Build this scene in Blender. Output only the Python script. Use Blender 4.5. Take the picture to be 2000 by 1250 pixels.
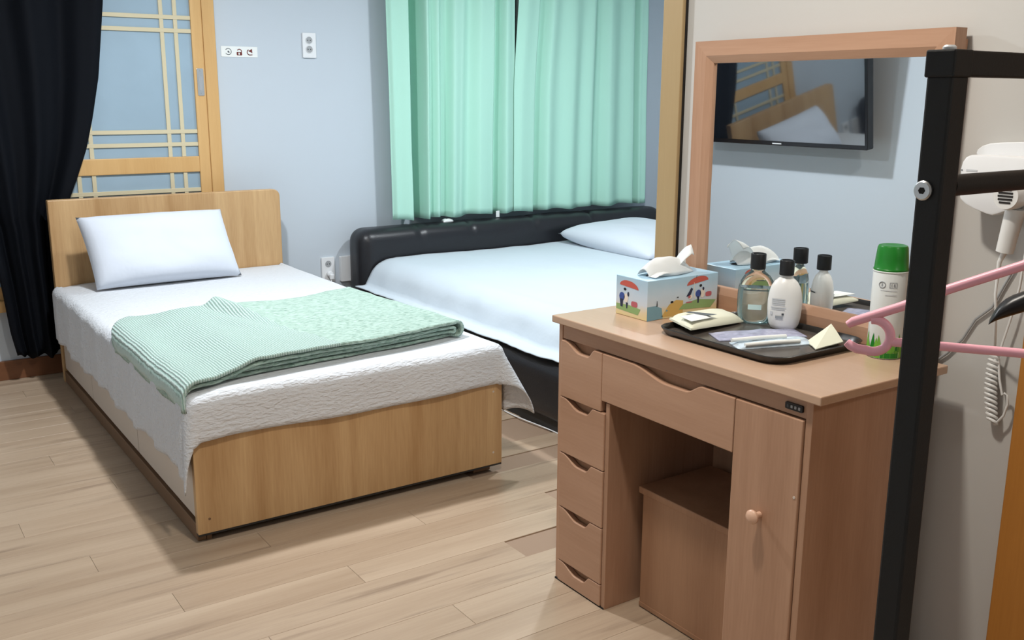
import bpy, bmesh, math, random
from mathutils import Vector, Matrix, noise
random.seed(7)
for o in list(bpy.data.objects): bpy.data.objects.remove(o)
sc = bpy.context.scene
COL = sc.collection

# ---------------------------------------------------------------- camera
F_PX, YAW, PIT, ROLL, CAM_H = 1915.9, 0.59907, 0.22531, 0.00492, 1.31
_fw = Vector((math.sin(YAW)*math.cos(PIT), math.cos(YAW)*math.cos(PIT), -math.sin(PIT)))
_r0 = Vector((math.cos(YAW), -math.sin(YAW), 0)); _u0 = _r0.cross(_fw)
_r = math.cos(ROLL)*_r0 + math.sin(ROLL)*_u0; _u = -math.sin(ROLL)*_r0 + math.cos(ROLL)*_u0
cam_d = bpy.data.cameras.new('camera'); cam = bpy.data.objects.new('camera', cam_d); COL.objects.link(cam)
cam_d.sensor_width = 36.0; cam_d.lens = F_PX*36/2000; cam_d.clip_start = 0.02
m3 = Matrix((_r, _u, -_fw)).transposed()
cam.matrix_world = Matrix.Translation((0, 0, CAM_H)) @ m3.to_4x4()
sc.camera = cam
def ray(x, y): return _r*((x-1000)/F_PX) + _u*(-(y-625)/F_PX) + _fw
CO = Vector((0, 0, CAM_H))
def onx(x, y, X): d = ray(x, y); return CO + d*(X/d.x)
def ony(x, y, Y): d = ray(x, y); return CO + d*(Y/d.y)
def onz(x, y, Z): d = ray(x, y); return CO + d*((Z-CAM_H)/d.z)

# ---------------------------------------------------------------- world, exposure
w = bpy.data.worlds.new('room_world'); sc.world = w; w.use_nodes = True
w.node_tree.nodes['Background'].inputs[0].default_value = (0.75, 0.85, 1, 1)
w.node_tree.nodes['Background'].inputs[1].default_value = 0.15
vs = sc.view_settings
vs.view_transform = 'Standard'; vs.look = 'None'; vs.gamma = 1; vs.use_curve_mapping = False
vs.exposure = 0.0
CEIL = 2.38
LAMPS = [  # name, x, y, watts, colour, size, label
    ('bedroom', 1.08, 3.42, 42, (0.92, 0.96, 1.0), 0.10, 'square white ceiling lamp above the single bed'),
    ('entry', 1.00, 1.34, 22, (1.0, 0.93, 0.83), 0.12, 'square white ceiling lamp near the dressing table'),
    ('rear_fill', 1.35, -0.80, 8, (1.0, 0.94, 0.86), 0.30, 'added square white fill lamp behind the clothes rack'),  # added out of view to fill the rack and near right wall
    ('alcove', 3.05, 3.40, 35, (0.90, 0.96, 1.0), 0.12, 'square white ceiling lamp above the black leather bed'),
]

# ---------------------------------------------------------------- materials
def lin(c): return tuple(((v/255)/12.92 if v/255 <= 0.04045 else (((v/255)+0.055)/1.055)**2.4) for v in c)
MATS = {}
def base_mat(name):
    m = bpy.data.materials.new(name); m.use_nodes = True
    nt = m.node_tree; return m, nt, nt.nodes['Principled BSDF']
def plain(name, col, rough=0.5, metal=0.0, spec=0.5, bump=0.0, bscale=200, trans=0.0, ior=1.45, coat=0.0, var=0.0, vscale=8, emit=None, sheen=0.0):
    m, nt, b = base_mat(name)
    b.inputs['Base Color'].default_value = (*col, 1); b.inputs['Roughness'].default_value = rough
    b.inputs['Metallic'].default_value = metal; b.inputs['Specular IOR Level'].default_value = spec
    b.inputs['Transmission Weight'].default_value = trans; b.inputs['IOR'].default_value = ior
    b.inputs['Coat Weight'].default_value = coat; b.inputs['Sheen Weight'].default_value = sheen
    tc = nt.nodes.new('ShaderNodeTexCoord')
    if var > 0:
        n = nt.nodes.new('ShaderNodeTexNoise'); n.inputs['Scale'].default_value = vscale; n.inputs['Detail'].default_value = 4
        nt.links.new(tc.outputs['Object'], n.inputs['Vector'])
        r = nt.nodes.new('ShaderNodeValToRGB')
        r.color_ramp.elements[0].position = 0.3; r.color_ramp.elements[1].position = 0.7
        r.color_ramp.elements[0].color = (*[c*(1-var) for c in col], 1); r.color_ramp.elements[1].color = (*[min(1, c*(1+var)) for c in col], 1)
        nt.links.new(n.outputs['Fac'], r.inputs['Fac']); nt.links.new(r.outputs['Color'], b.inputs['Base Color'])
    if bump > 0:
        n = nt.nodes.new('ShaderNodeTexNoise'); n.inputs['Scale'].default_value = bscale; n.inputs['Detail'].default_value = 3
        nt.links.new(tc.outputs['Object'], n.inputs['Vector'])
        bp = nt.nodes.new('ShaderNodeBump'); bp.inputs['Strength'].default_value = bump; bp.inputs['Distance'].default_value = 0.002
        nt.links.new(n.outputs['Fac'], bp.inputs['Height']); nt.links.new(bp.outputs['Normal'], b.inputs['Normal'])
    if emit:
        b.inputs['Emission Color'].default_value = (*emit[0], 1); b.inputs['Emission Strength'].default_value = emit[1]
    MATS[name] = m; return m
def wood(name, light, dark, grain='z', rough=0.42, fine=26, streak=3.0, amount=0.5, per_object=0.0, spec=0.4, dark_streak=None):
    """laminate / timber: noise stretched along the grain, plus fine pores"""
    m, nt, b = base_mat(name); L = nt.links.new; N = nt.nodes.new
    tc = N('ShaderNodeTexCoord'); mp = N('ShaderNodeMapping')
    s = {'x': (0.06, 1, 1), 'y': (1, 0.06, 1), 'z': (1, 1, 0.06)}[grain]
    mp.inputs['Scale'].default_value = s
    L(tc.outputs['Object'], mp.inputs['Vector'])
    vec = mp.outputs['Vector']
    oi = None
    if per_object > 0:
        oi = N('ShaderNodeObjectInfo'); ad = N('ShaderNodeVectorMath'); ad.operation = 'MULTIPLY_ADD'
        cb = N('ShaderNodeCombineXYZ')
        for k in range(3): L(oi.outputs['Random'], cb.inputs[k])
        ad.inputs[1].default_value = (17, 23, 31); L(cb.outputs[0], ad.inputs[0]); L(vec, ad.inputs[2]); vec = ad.outputs[0]
    n1 = N('ShaderNodeTexNoise'); n1.inputs['Scale'].default_value = streak*4; n1.inputs['Detail'].default_value = 5; n1.inputs['Distortion'].default_value = 0.6
    n2 = N('ShaderNodeTexNoise'); n2.inputs['Scale'].default_value = fine*8; n2.inputs['Detail'].default_value = 2
    L(vec, n1.inputs['Vector']); L(vec, n2.inputs['Vector'])
    mx = N('ShaderNodeMath'); mx.operation = 'MULTIPLY_ADD'; mx.inputs[1].default_value = 0.3; L(n2.outputs['Fac'], mx.inputs[0]); L(n1.outputs['Fac'], mx.inputs[2])
    r = N('ShaderNodeValToRGB'); e = r.color_ramp.elements
    e[0].position = 0.65-0.28/amount*0.5; e[1].position = 0.65+0.28/amount*0.5
    e[0].color = (*dark, 1); e[1].color = (*light, 1)
    L(mx.outputs[0], r.inputs['Fac']); colr = r.outputs['Color']
    if dark_streak:
        n3 = N('ShaderNodeTexNoise'); n3.inputs['Scale'].default_value = 24; n3.inputs['Detail'].default_value = 7; n3.inputs['Roughness'].default_value = 0.6
        L(vec, n3.inputs['Vector'])
        r3 = N('ShaderNodeValToRGB'); r3.color_ramp.elements[0].position = 0.57; r3.color_ramp.elements[1].position = 0.80
        r3.color_ramp.elements[0].color = (0, 0, 0, 1); r3.color_ramp.elements[1].color = (1, 1, 1, 1)
        L(n3.outputs['Fac'], r3.inputs['Fac'])
        mm = N('ShaderNodeMixRGB'); mm.blend_type = 'MIX'; mm.inputs[2].default_value = (*dark_streak, 1)
        L(r3.outputs['Color'], mm.inputs[0]); L(colr, mm.inputs[1]); colr = mm.outputs[0]
    if per_object > 0:
        hs = N('ShaderNodeHueSaturation'); mr = N('ShaderNodeMapRange'); mr.inputs['To Min'].default_value = 1-per_object; mr.inputs['To Max'].default_value = 1+per_object*0.6
        L(oi.outputs['Random'], mr.inputs['Value']); L(mr.outputs['Result'], hs.inputs['Value']); L(colr, hs.inputs['Color']); colr = hs.outputs['Color']
    L(colr, b.inputs['Base Color']); b.inputs['Roughness'].default_value = rough; b.inputs['Specular IOR Level'].default_value = spec
    bp = N('ShaderNodeBump'); bp.inputs['Strength'].default_value = 0.08; bp.inputs['Distance'].default_value = 0.001
    L(n2.outputs['Fac'], bp.inputs['Height']); L(bp.outputs['Normal'], b.inputs['Normal'])
    MATS[name] = m; return m
def fabric(name, col, rough=0.85, mode='plain', scale=60, strength=0.5, dist=0.004, col2=None, sheen=0.2, transl=0.0):
    m, nt, b = base_mat(name); L = nt.links.new; N = nt.nodes.new
    b.inputs['Base Color'].default_value = (*col, 1); b.inputs['Roughness'].default_value = rough
    b.inputs['Specular IOR Level'].default_value = 0.1; b.inputs['Sheen Weight'].default_value = sheen
    tc = N('ShaderNodeTexCoord'); mp = N('ShaderNodeMapping'); L(tc.outputs['Object'], mp.inputs['Vector'])
    if mode == 'pucker':      # rows of small puckers running across
        mp.inputs['Scale'].default_value = (1, 2.6, 2.6)
        n = N('ShaderNodeTexNoise'); n.inputs['Scale'].default_value = scale; n.inputs['Detail'].default_value = 2; n.inputs['Distortion'].default_value = 0.4
    elif mode == 'rib':
        n = N('ShaderNodeTexWave'); n.bands_direction = 'X'; n.inputs['Scale'].default_value = scale; n.inputs['Distortion'].default_value = 1.6
        n.inputs['Detail'].default_value = 2; n.inputs['Detail Scale'].default_value = 2.0
    else:
        n = N('ShaderNodeTexNoise'); n.inputs['Scale'].default_value = scale; n.inputs['Detail'].default_value = 3
    L(mp.outputs['Vector'], n.inputs['Vector'])
    bp = N('ShaderNodeBump'); bp.inputs['Strength'].default_value = strength; bp.inputs['Distance'].default_value = dist
    L(n.outputs['Fac'], bp.inputs['Height']); L(bp.outputs['Normal'], b.inputs['Normal'])
    if col2:
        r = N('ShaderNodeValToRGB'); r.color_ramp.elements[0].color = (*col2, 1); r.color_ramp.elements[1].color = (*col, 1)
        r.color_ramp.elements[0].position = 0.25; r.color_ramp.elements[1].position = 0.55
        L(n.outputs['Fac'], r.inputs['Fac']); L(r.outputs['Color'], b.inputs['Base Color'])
    if transl > 0:
        tr = N('ShaderNodeBsdfTranslucent'); tr.inputs['Color'].default_value = (*col, 1)
        mxs = N('ShaderNodeMixShader'); mxs.inputs[0].default_value = transl
        out = nt.nodes['Material Output']; L(b.outputs[0], mxs.inputs[1]); L(tr.outputs[0], mxs.inputs[2]); L(mxs.outputs[0], out.inputs['Surface'])
    MATS[name] = m; return m

plain('wall_paper', (0.535, 0.59, 0.645), 0.7, bump=0.05, bscale=300)
plain('wall_warm', (0.55, 0.54, 0.515), 0.7, bump=0.05, bscale=300)
plain('ceiling_paint', (0.8, 0.8, 0.8), 0.8)
wood('plank_wood', lin((188, 167, 144)), lin((160, 137, 114)), 'x', 0.36, 18, 2.2, 0.5, per_object=0.02, spec=0.45, dark_streak=lin((124, 103, 85)))
plain('floor_joint', lin((152, 128, 107)), 0.7)
wood('desk_wood', lin((192, 153, 126)), lin((164, 125, 99)), 'z', 0.38, 22, 2.6, 0.55)
wood('desk_wood_h', lin((190, 152, 126)), lin((168, 129, 103)), 'y', 0.34, 22, 2.6, 0.5)
wood('desk_top_wood', lin((198, 167, 142)), lin((184, 152, 127)), 'y', 0.25, 22, 2.0, 0.4, spec=0.5)
wood('stool_wood', lin((176, 136, 106)), lin((148, 109, 82)), 'z', 0.4, 22, 2.6, 0.5)
wood('bed_wood', lin((200, 165, 120)), lin((172, 134, 90)), 'z', 0.42, 24, 3.4, 0.7)
wood('door_wood', lin((216, 176, 120)), lin((196, 152, 95)), 'z', 0.4, 24, 3.0, 0.4)
wood('casing_wood', lin((190, 130, 58)), lin((160, 102, 40)), 'z', 0.4, 24, 3.0, 0.4)
wood('tan_trim', lin((182, 158, 118)), lin((170, 146, 106)), 'z', 0.45, 24, 2.0, 0.4)
wood('base_wood', lin((128, 84, 56)), lin((104, 66, 42)), 'x', 0.4, 24, 3.0, 0.4)
wood('kick_wood', lin((128, 98, 72)), lin((104, 78, 56)), 'y', 0.5, 24, 3.0, 0.4)
plain('drawer_beige', lin((205, 194, 182)), 0.45)
plain('dark_gap', (0.012, 0.010, 0.009), 0.8)
plain('black_edge', (0.02, 0.02, 0.02), 0.5)
fabric('white_sheet', (0.56, 0.63, 0.69), mode='plain', scale=14, strength=0.25, dist=0.01)
fabric('white_quilt', (0.66, 0.68, 0.71), mode='pucker', scale=42, strength=0.8, dist=0.008)
fabric('pillow_cotton', (0.63, 0.67, 0.74), mode='plain', scale=10, strength=0.3, dist=0.012)
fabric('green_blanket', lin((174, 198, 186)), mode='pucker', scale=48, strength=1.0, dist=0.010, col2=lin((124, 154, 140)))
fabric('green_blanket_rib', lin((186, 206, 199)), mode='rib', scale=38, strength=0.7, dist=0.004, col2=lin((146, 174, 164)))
fabric('green_curtain', lin((186, 232, 214)), mode='plain', scale=90, strength=0.1, dist=0.002, transl=0.12, sheen=0.05)
fabric('black_curtain', (0.0035, 0.0045, 0.007), mode='plain', scale=120, strength=0.1, dist=0.002, rough=0.75, sheen=0.0)
plain('black_leather', (0.016, 0.016, 0.019), 0.34, spec=0.5, bump=0.25, bscale=220)
plain('mattress_cloth', (0.7, 0.7, 0.7), 0.8)
plain('lattice_wood', lin((206, 194, 162)), 0.5)
plain('frosted_glass', lin((150, 172, 187)), 0.22, spec=0.6, var=0.10, vscale=2.2)
plain('steel', (0.55, 0.56, 0.57), 0.35, metal=1.0)
plain('white_plastic', (0.78, 0.79, 0.80), 0.35)
plain('warm_white_plastic', (0.74, 0.74, 0.72), 0.35)
plain('grey_plastic', (0.35, 0.36, 0.37), 0.5)
plain('black_plastic', (0.010, 0.010, 0.011), 0.35)
plain('rack_black', (0.016, 0.016, 0.016), 0.6, spec=0.35, bump=0.1, bscale=400)
plain('tray_black', (0.014, 0.012, 0.010), 0.3)
plain('tray_inside', (0.085, 0.072, 0.062), 0.22)
plain('pink_plastic', lin((246, 180, 194)), 0.35, spec=0.4)
plain('knob_wood', lin((216, 176, 150)), 0.35)
plain('mirror_glass', (0.90, 0.93, 0.94), 0.0, metal=1.0)
plain('screen_glass', (0.010, 0.012, 0.016), 0.04, spec=1.0, ior=2.2)
plain('tv_bezel', (0.008, 0.008, 0.010), 0.2)
plain('paper_white', (0.82, 0.84, 0.82), 0.8)
fabric('tissue_paper', (0.93, 0.95, 0.95), mode='plain', scale=40, strength=0.2, dist=0.002, transl=0.3, sheen=0.0)
plain('ivory_pack', lin((226, 226, 205)), 0.55)
plain('pack_grey', lin((96, 104, 108)), 0.5)
plain('lavender_film', lin((170, 172, 196)), 0.18, spec=0.6, var=0.2, vscale=60, bump=0.5, bscale=60)
plain('clear_film', lin((205, 222, 235)), 0.15, spec=0.7, var=0.15, vscale=60, bump=0.5, bscale=70)
plain('clear_bottle', (0.93, 0.98, 0.98), 0.02, trans=1.0, ior=1.36)
plain('bottle_liquid', (0.70, 0.88, 0.90), 0.05, trans=0.9, ior=1.33)
plain('lotion_white', (0.78, 0.78, 0.76), 0.3)
plain('label_pale', lin((205, 232, 232)), 0.5)
plain('print_grey', lin((150, 155, 160)), 0.6)
plain('print_lightgrey', lin((196, 199, 203)), 0.6)
plain('print_dark', lin((70, 74, 80)), 0.6)
plain('print_maroon', lin((110, 45, 40)), 0.6)
plain('can_white', (0.74, 0.78, 0.77), 0.3)
plain('can_green', lin((30, 122, 38)), 0.3)
plain('leaf_green', lin((110, 172, 60)), 0.4)
plain('lamp_diffuser', (0.9, 0.9, 0.9), 0.5, emit=((0.96, 0.98, 1.0), 3.0))
plain('print_red', lin((196, 92, 78)), 0.6)
plain('print_blue', lin((58, 80, 150)), 0.6)
plain('print_navy', lin((38, 44, 70)), 0.6)
plain('print_black', lin((20, 20, 24)), 0.6)
plain('print_cream', lin((228, 218, 205)), 0.6)
plain('print_rose', lin((184, 96, 104)), 0.6)
plain('print_grass', lin((140, 172, 112)), 0.6)
plain('print_sea', lin((120, 160, 175)), 0.6)
plain('print_ochre', lin((206, 170, 96)), 0.6)
plain('window_pane', (0.03, 0.05, 0.06), 0.1, spec=0.6)
# tissue carton: pale sky fading to sand (printed card)
m, nt, b = base_mat('carton_print'); tc = nt.nodes.new('ShaderNodeTexCoord'); sp = nt.nodes.new('ShaderNodeSeparateXYZ')
nz = nt.nodes.new('ShaderNodeTexNoise'); nz.inputs['Scale'].default_value = 18; nz.inputs['Detail'].default_value = 3
ma = nt.nodes.new('ShaderNodeMath'); ma.operation = 'MULTIPLY_ADD'; ma.inputs[1].default_value = 0.035
nt.links.new(tc.outputs['Object'], sp.inputs[0]); nt.links.new(tc.outputs['Object'], nz.inputs['Vector'])
nt.links.new(nz.outputs['Fac'], ma.inputs[0]); nt.links.new(sp.outputs['Z'], ma.inputs[2])
mr = nt.nodes.new('ShaderNodeMapRange'); mr.inputs['From Min'].default_value = 0.0; mr.inputs['From Max'].default_value = 0.135
nt.links.new(ma.outputs[0], mr.inputs['Value'])
rp = nt.nodes.new('ShaderNodeValToRGB'); e = rp.color_ramp.elements
e[0].position = 0.12; e[0].color = (*lin((226, 208, 150)), 1); e[1].position = 0.95; e[1].color = (*lin((168, 204, 226)), 1)
for pos, c in ((0.30, (222, 206, 170)), (0.40, (205, 214, 222)), (0.6, (196, 212, 226)), (0.8, (176, 204, 222))):
    q = e.new(pos); q.color = (*lin(c), 1)
nt.links.new(mr.outputs['Result'], rp.inputs['Fac']); nt.links.new(rp.outputs['Color'], b.inputs['Base Color']); b.inputs['Roughness'].default_value = 0.4
MATS['carton_print'] = m

# ---------------------------------------------------------------- mesh helpers
def new_obj(name, me, mat=None, parent=None):
    o = bpy.data.objects.new(name, me); COL.objects.link(o)
    if parent is not None: o.parent = parent
    if mat:
        me.materials.clear(); me.materials.append(MATS[mat])
    return o
def root_loc(parent):
    v = Vector((0, 0, 0))
    while parent is not None: v = v + parent.location; parent = parent.parent
    return v
def finish(name, bm, mat, parent=None, smooth=False, tagged=None, sharp=None):
    """world-space bmesh -> object whose origin is the base of the thing (or that of its parent)"""
    bmesh.ops.recalc_face_normals(bm, faces=bm.faces)
    if parent is None:
        xs = [v.co.x for v in bm.verts]; ys = [v.co.y for v in bm.verts]; zs = [v.co.z for v in bm.verts]
        off = Vector(((min(xs)+max(xs))/2, (min(ys)+max(ys))/2, min(zs)))
    else: off = root_loc(parent)
    for v in bm.verts: v.co -= off
    me = bpy.data.meshes.new(name); bm.to_mesh(me); bm.free()
    o = new_obj(name, me, mat, parent)
    if parent is None: o.location = off
    if smooth:
        me.polygons.foreach_set('use_smooth', [True]*len(me.polygons))
        if sharp is not None:
            me.set_sharp_from_angle(angle=math.radians(sharp))
    if tagged: tag(o, *tagged)
    return o
def tag(o, label=None, cat=None, group=None, kind=None):
    if label: o['label'] = label
    if cat: o['category'] = cat
    if group: o['group'] = group
    if kind: o['kind'] = kind
    return o
def thing(name, loc, label, cat, group=None, kind=None):
    o = bpy.data.objects.new(name, None); COL.objects.link(o); o.location = loc; o.empty_display_size = 0.1
    return tag(o, label, cat, group, kind)
def add_box(bm, x0, x1, y0, y1, z0, z1, bev=0.0, seg=2):
    r = bmesh.ops.create_cube(bm, size=1.0)
    for v in r['verts']:
        v.co = Vector((x0+(v.co.x+.5)*(x1-x0), y0+(v.co.y+.5)*(y1-y0), z0+(v.co.z+.5)*(z1-z0)))
    if bev > 0:
        es = list({e for v in r['verts'] for e in v.link_edges})
        bmesh.ops.bevel(bm, geom=es, offset=bev, segments=seg, affect='EDGES', profile=0.5)
    return bm
def box(name, x0, x1, y0, y1, z0, z1, mat, parent=None, bev=0.0015, seg=2, smooth=False, tagged=None):
    bm = bmesh.new(); add_box(bm, x0, x1, y0, y1, z0, z1, bev, seg)
    return finish(name, bm, mat, parent, smooth, tagged)
def add_prism(bm, pts, axis, a0, a1):
    """pts: 2-D outline; axis 'x': (y,z) outline extruded a0..a1 along x; 'y': (x,z); 'z': (x,y)"""
    def P(p, a): return {'x': (a, p[0], p[1]), 'y': (p[0], a, p[1]), 'z': (p[0], p[1], a)}[axis]
    A = [bm.verts.new(P(p, a0)) for p in pts]; B = [bm.verts.new(P(p, a1)) for p in pts]
    n = len(pts); bm.faces.new(A); bm.faces.new(B[::-1])
    for i in range(n): bm.faces.new((A[i], A[(i+1) % n], B[(i+1) % n], B[i]))
    return bm
def prism(name, pts, axis, a0, a1, mat, parent=None, bev=0.0, smooth=False, tagged=None, sharp=None):
    bm = bmesh.new(); add_prism(bm, pts, axis, a0, a1)
    if bev > 0:
        bmesh.ops.recalc_face_normals(bm, faces=bm.faces)
        es = [e for e in bm.edges if e.calc_face_angle(0) > 0.6]
        bmesh.ops.bevel(bm, geom=es, offset=bev, segments=2, affect='EDGES', profile=0.5)
    return finish(name, bm, mat, parent, smooth, tagged, sharp)
def add_tube(bm, pts, r, n=8, cap=True):
    pts = [Vector(p) for p in pts]; rings = []; up = None
    for i, p in enumerate(pts):
        t = (pts[min(i+1, len(pts)-1)]-pts[max(i-1, 0)]).normalized()
        if up is None: up = Vector((0, 0, 1)) if abs(t.z) < .9 else Vector((1, 0, 0))
        s = t.cross(up).normalized(); up = s.cross(t).normalized()
        rr = r(i/(len(pts)-1)) if callable(r) else r
        rings.append([bm.verts.new(p + s*rr*math.cos(2*math.pi*k/n) + up*rr*math.sin(2*math.pi*k/n)) for k in range(n)])
    for a, b_ in zip(rings, rings[1:]):
        for k in range(n): bm.faces.new((a[k], a[(k+1) % n], b_[(k+1) % n], b_[k]))
    if cap: bm.faces.new(rings[0][::-1]); bm.faces.new(rings[-1])
    return bm
def tube(name, pts, r, mat, parent=None, n=8, tagged=None):
    bm = bmesh.new(); add_tube(bm, pts, r, n); return finish(name, bm, mat, parent, True, tagged, 60)
def lathe(name, c, prof, mat, parent=None, n=28, sx=1.0, sy=1.0, rot=0.0, tagged=None, smooth=True, sharp=40):
    """prof: list of (radius, z) ; elliptical section sx, sy turned by rot"""
    bm = bmesh.new(); rings = []
    for r, z in prof:
        ring = []
        for k in range(n):
            a = 2*math.pi*k/n; px, py = r*sx*math.cos(a), r*sy*math.sin(a)
            ring.append(bm.verts.new((c[0]+px*math.cos(rot)-py*math.sin(rot), c[1]+px*math.sin(rot)+py*math.cos(rot), c[2]+z)))
        rings.append(ring)
    for a, b_ in zip(rings, rings[1:]):
        for k in range(n): bm.faces.new((a[k], a[(k+1) % n], b_[(k+1) % n], b_[k]))
    bm.faces.new(rings[0][::-1]); bm.faces.new(rings[-1])
    return finish(name, bm, mat, parent, smooth, tagged, sharp)
def disc(name, c, n_ax, r, th, mat, parent=None, n=20, bev=0.0, tagged=None, scale=(1, 1)):
    """cylinder centred at c, axis n_ax, thickness th"""
    bm = bmesh.new(); ax = Vector(n_ax).normalized()
    up = Vector((0, 0, 1)) if abs(ax.z) < .9 else Vector((1, 0, 0)); s = ax.cross(up).normalized(); up = s.cross(ax)
    prof = [(r, 0), (r, th)] if bev <= 0 else [(r-bev, 0), (r, bev), (r, th-bev), (r-bev, th)]
    rings = []
    for rr, h in prof:
        rings.append([bm.verts.new(Vector(c)+ax*(h-th/2)+s*rr*scale[0]*math.cos(2*math.pi*k/n)+up*rr*scale[1]*math.sin(2*math.pi*k/n)) for k in range(n)])
    for a, b_ in zip(rings, rings[1:]):
        for k in range(n): bm.faces.new((a[k], a[(k+1) % n], b_[(k+1) % n], b_[k]))
    bm.faces.new(rings[0][::-1]); bm.faces.new(rings[-1])
    return finish(name, bm, mat, parent, True, tagged, 40)
def add_grid(bm, nu, nv, fn):
    V = [[bm.verts.new(fn(i/nu, j/nv)) for j in range(nv+1)] for i in range(nu+1)]
    for i in range(nu):
        for j in range(nv): bm.faces.new((V[i][j], V[i+1][j], V[i+1][j+1], V[i][j+1]))
    return V
def sheet(name, nu, nv, fn, mat, parent=None, thick=0.003, tagged=None, off=0.0):
    bm = bmesh.new(); add_grid(bm, nu, nv, fn)
    o = finish(name, bm, mat, parent, True, tagged)
    s = o.modifiers.new('thickness', 'SOLIDIFY'); s.thickness = thick; s.offset = off
    return o
def rrect(x0, x1, y0, y1, r, n=6, corners=(1, 1, 1, 1)):
    pts = []
    for k, (cx, cy, a0) in enumerate(((x1-r, y1-r, 0), (x0+r, y1-r, 90), (x0+r, y0+r, 180), (x1-r, y0+r, 270))):
        if corners[k]:
            for i in range(n+1):
                a = math.radians(a0+90*i/n); pts.append((cx+r*math.cos(a), cy+r*math.sin(a)))
        else: pts.append(((x1, y1), (x0, y1), (x0, y0), (x1, y0))[k])
    return pts
def nz3(x, y, z): return noise.noise(Vector((x, y, z)))
def sstep(a, b_, x):
    t = min(1, max(0, (x-a)/(b_-a))); return t*t*(3-2*t)

# ================================================================ SETTING
XL, XW, YF, YB, XR, YA = -0.35, 1.975, 4.98, -1.6, 4.75, 2.112
def struct(o): o['kind'] = 'structure'; return o
fl = struct(box('floor', XL-.1, XR+.1, YB-.1, YF+.1, -0.10, -0.004, 'floor_joint', bev=0)); fl['label'] = 'pale oak plank floor'
# planks (children of the floor)
PW, PL, GAP = 0.118, 1.24, 0.0004
bm = bmesh.new(); add_box(bm, -PL/2+GAP, PL/2-GAP, -PW/2+GAP, PW/2-GAP, -0.004, 0.0, 0.0004, 1)
plank_me = bpy.data.meshes.new('plank'); bm.to_mesh(plank_me); bm.free(); plank_me.materials.append(MATS['plank_wood'])
def cut_plank(x0, x1, y):
    L_ = x1-x0
    if abs(L_-PL) < 1e-4: me = plank_me
    else:
        bmp = bmesh.new(); add_box(bmp, -L_/2+GAP, L_/2-GAP, -PW/2+GAP, PW/2-GAP, -0.004, 0.0, 0.0004, 1)
        me = bpy.data.meshes.new('plank'); bmp.to_mesh(me); bmp.free(); me.materials.append(MATS['plank_wood'])
    o = bpy.data.objects.new('plank', me); COL.objects.link(o); o.parent = fl
    o.location = Vector(((x0+x1)/2, y, 0)) - fl.location
row = 0; y = YF-PW/2
while y > 0.2:
    x = XL; first = ((row*0.37) % 1.0)*PL
    ends = []; xx = XL+first if first > 0.12 else XL+first+PL
    xs = [XL]
    while xx < 2.75: xs.append(xx); xx += PL
    for a, b_ in zip(xs, xs[1:]): cut_plank(a, b_, y)
    row += 1; y -= PW
struct(box('ceiling', XL-.1, XR+.1, YB-.1, YF+.1, CEIL, CEIL+.1, 'ceiling_paint', bev=0))
struct(box('wall_far', XL-.1, XR+.1, YF, YF+.1, -0.1, CEIL, 'wall_paper', bev=0))
struct(box('wall_left', XL-.1, XL, YB, YF, -0.1, CEIL, 'wall_paper', bev=0))
struct(box('wall_right', XW, XW+.1, YB, YA, -0.1, CEIL, 'wall_warm', bev=0))
struct(box('wall_back', XL-.1, XW+.1, YB-.1, YB, -0.1, CEIL, 'wall_warm', bev=0))
struct(box('wall_alcove', XW+.1, XR, YA-.1, YA, -0.1, CEIL, 'wall_paper', bev=0))
struct(box('wall_alcove_side', XR, XR+.1, YA-.1, YF, -0.1, CEIL, 'wall_paper', bev=0))
struct(box('baseboard_far', XL, XR, YF-.014, YF, 0, .091, 'base_wood', bev=.002))
struct(box('baseboard_left', XL, XL+.014, YB, YF-.014, 0, .091, 'base_wood', bev=.002))
# tan post closing the end of the right wall, with a black strip standing in for the shade in its gap
t1 = thing('trim_1', (1.96, 2.08, 0), 'tan wooden post at the end of the mirror wall', None, kind='structure')
box('post', 1.957, 2.09, 2.048, 2.125, 0, CEIL-.002, 'tan_trim', t1, .002)
box('shadow_gap', 1.968, XW, 2.0445, 2.048, 0, CEIL-.002, 'dark_gap', t1, 0)
del t1['label']
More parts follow.
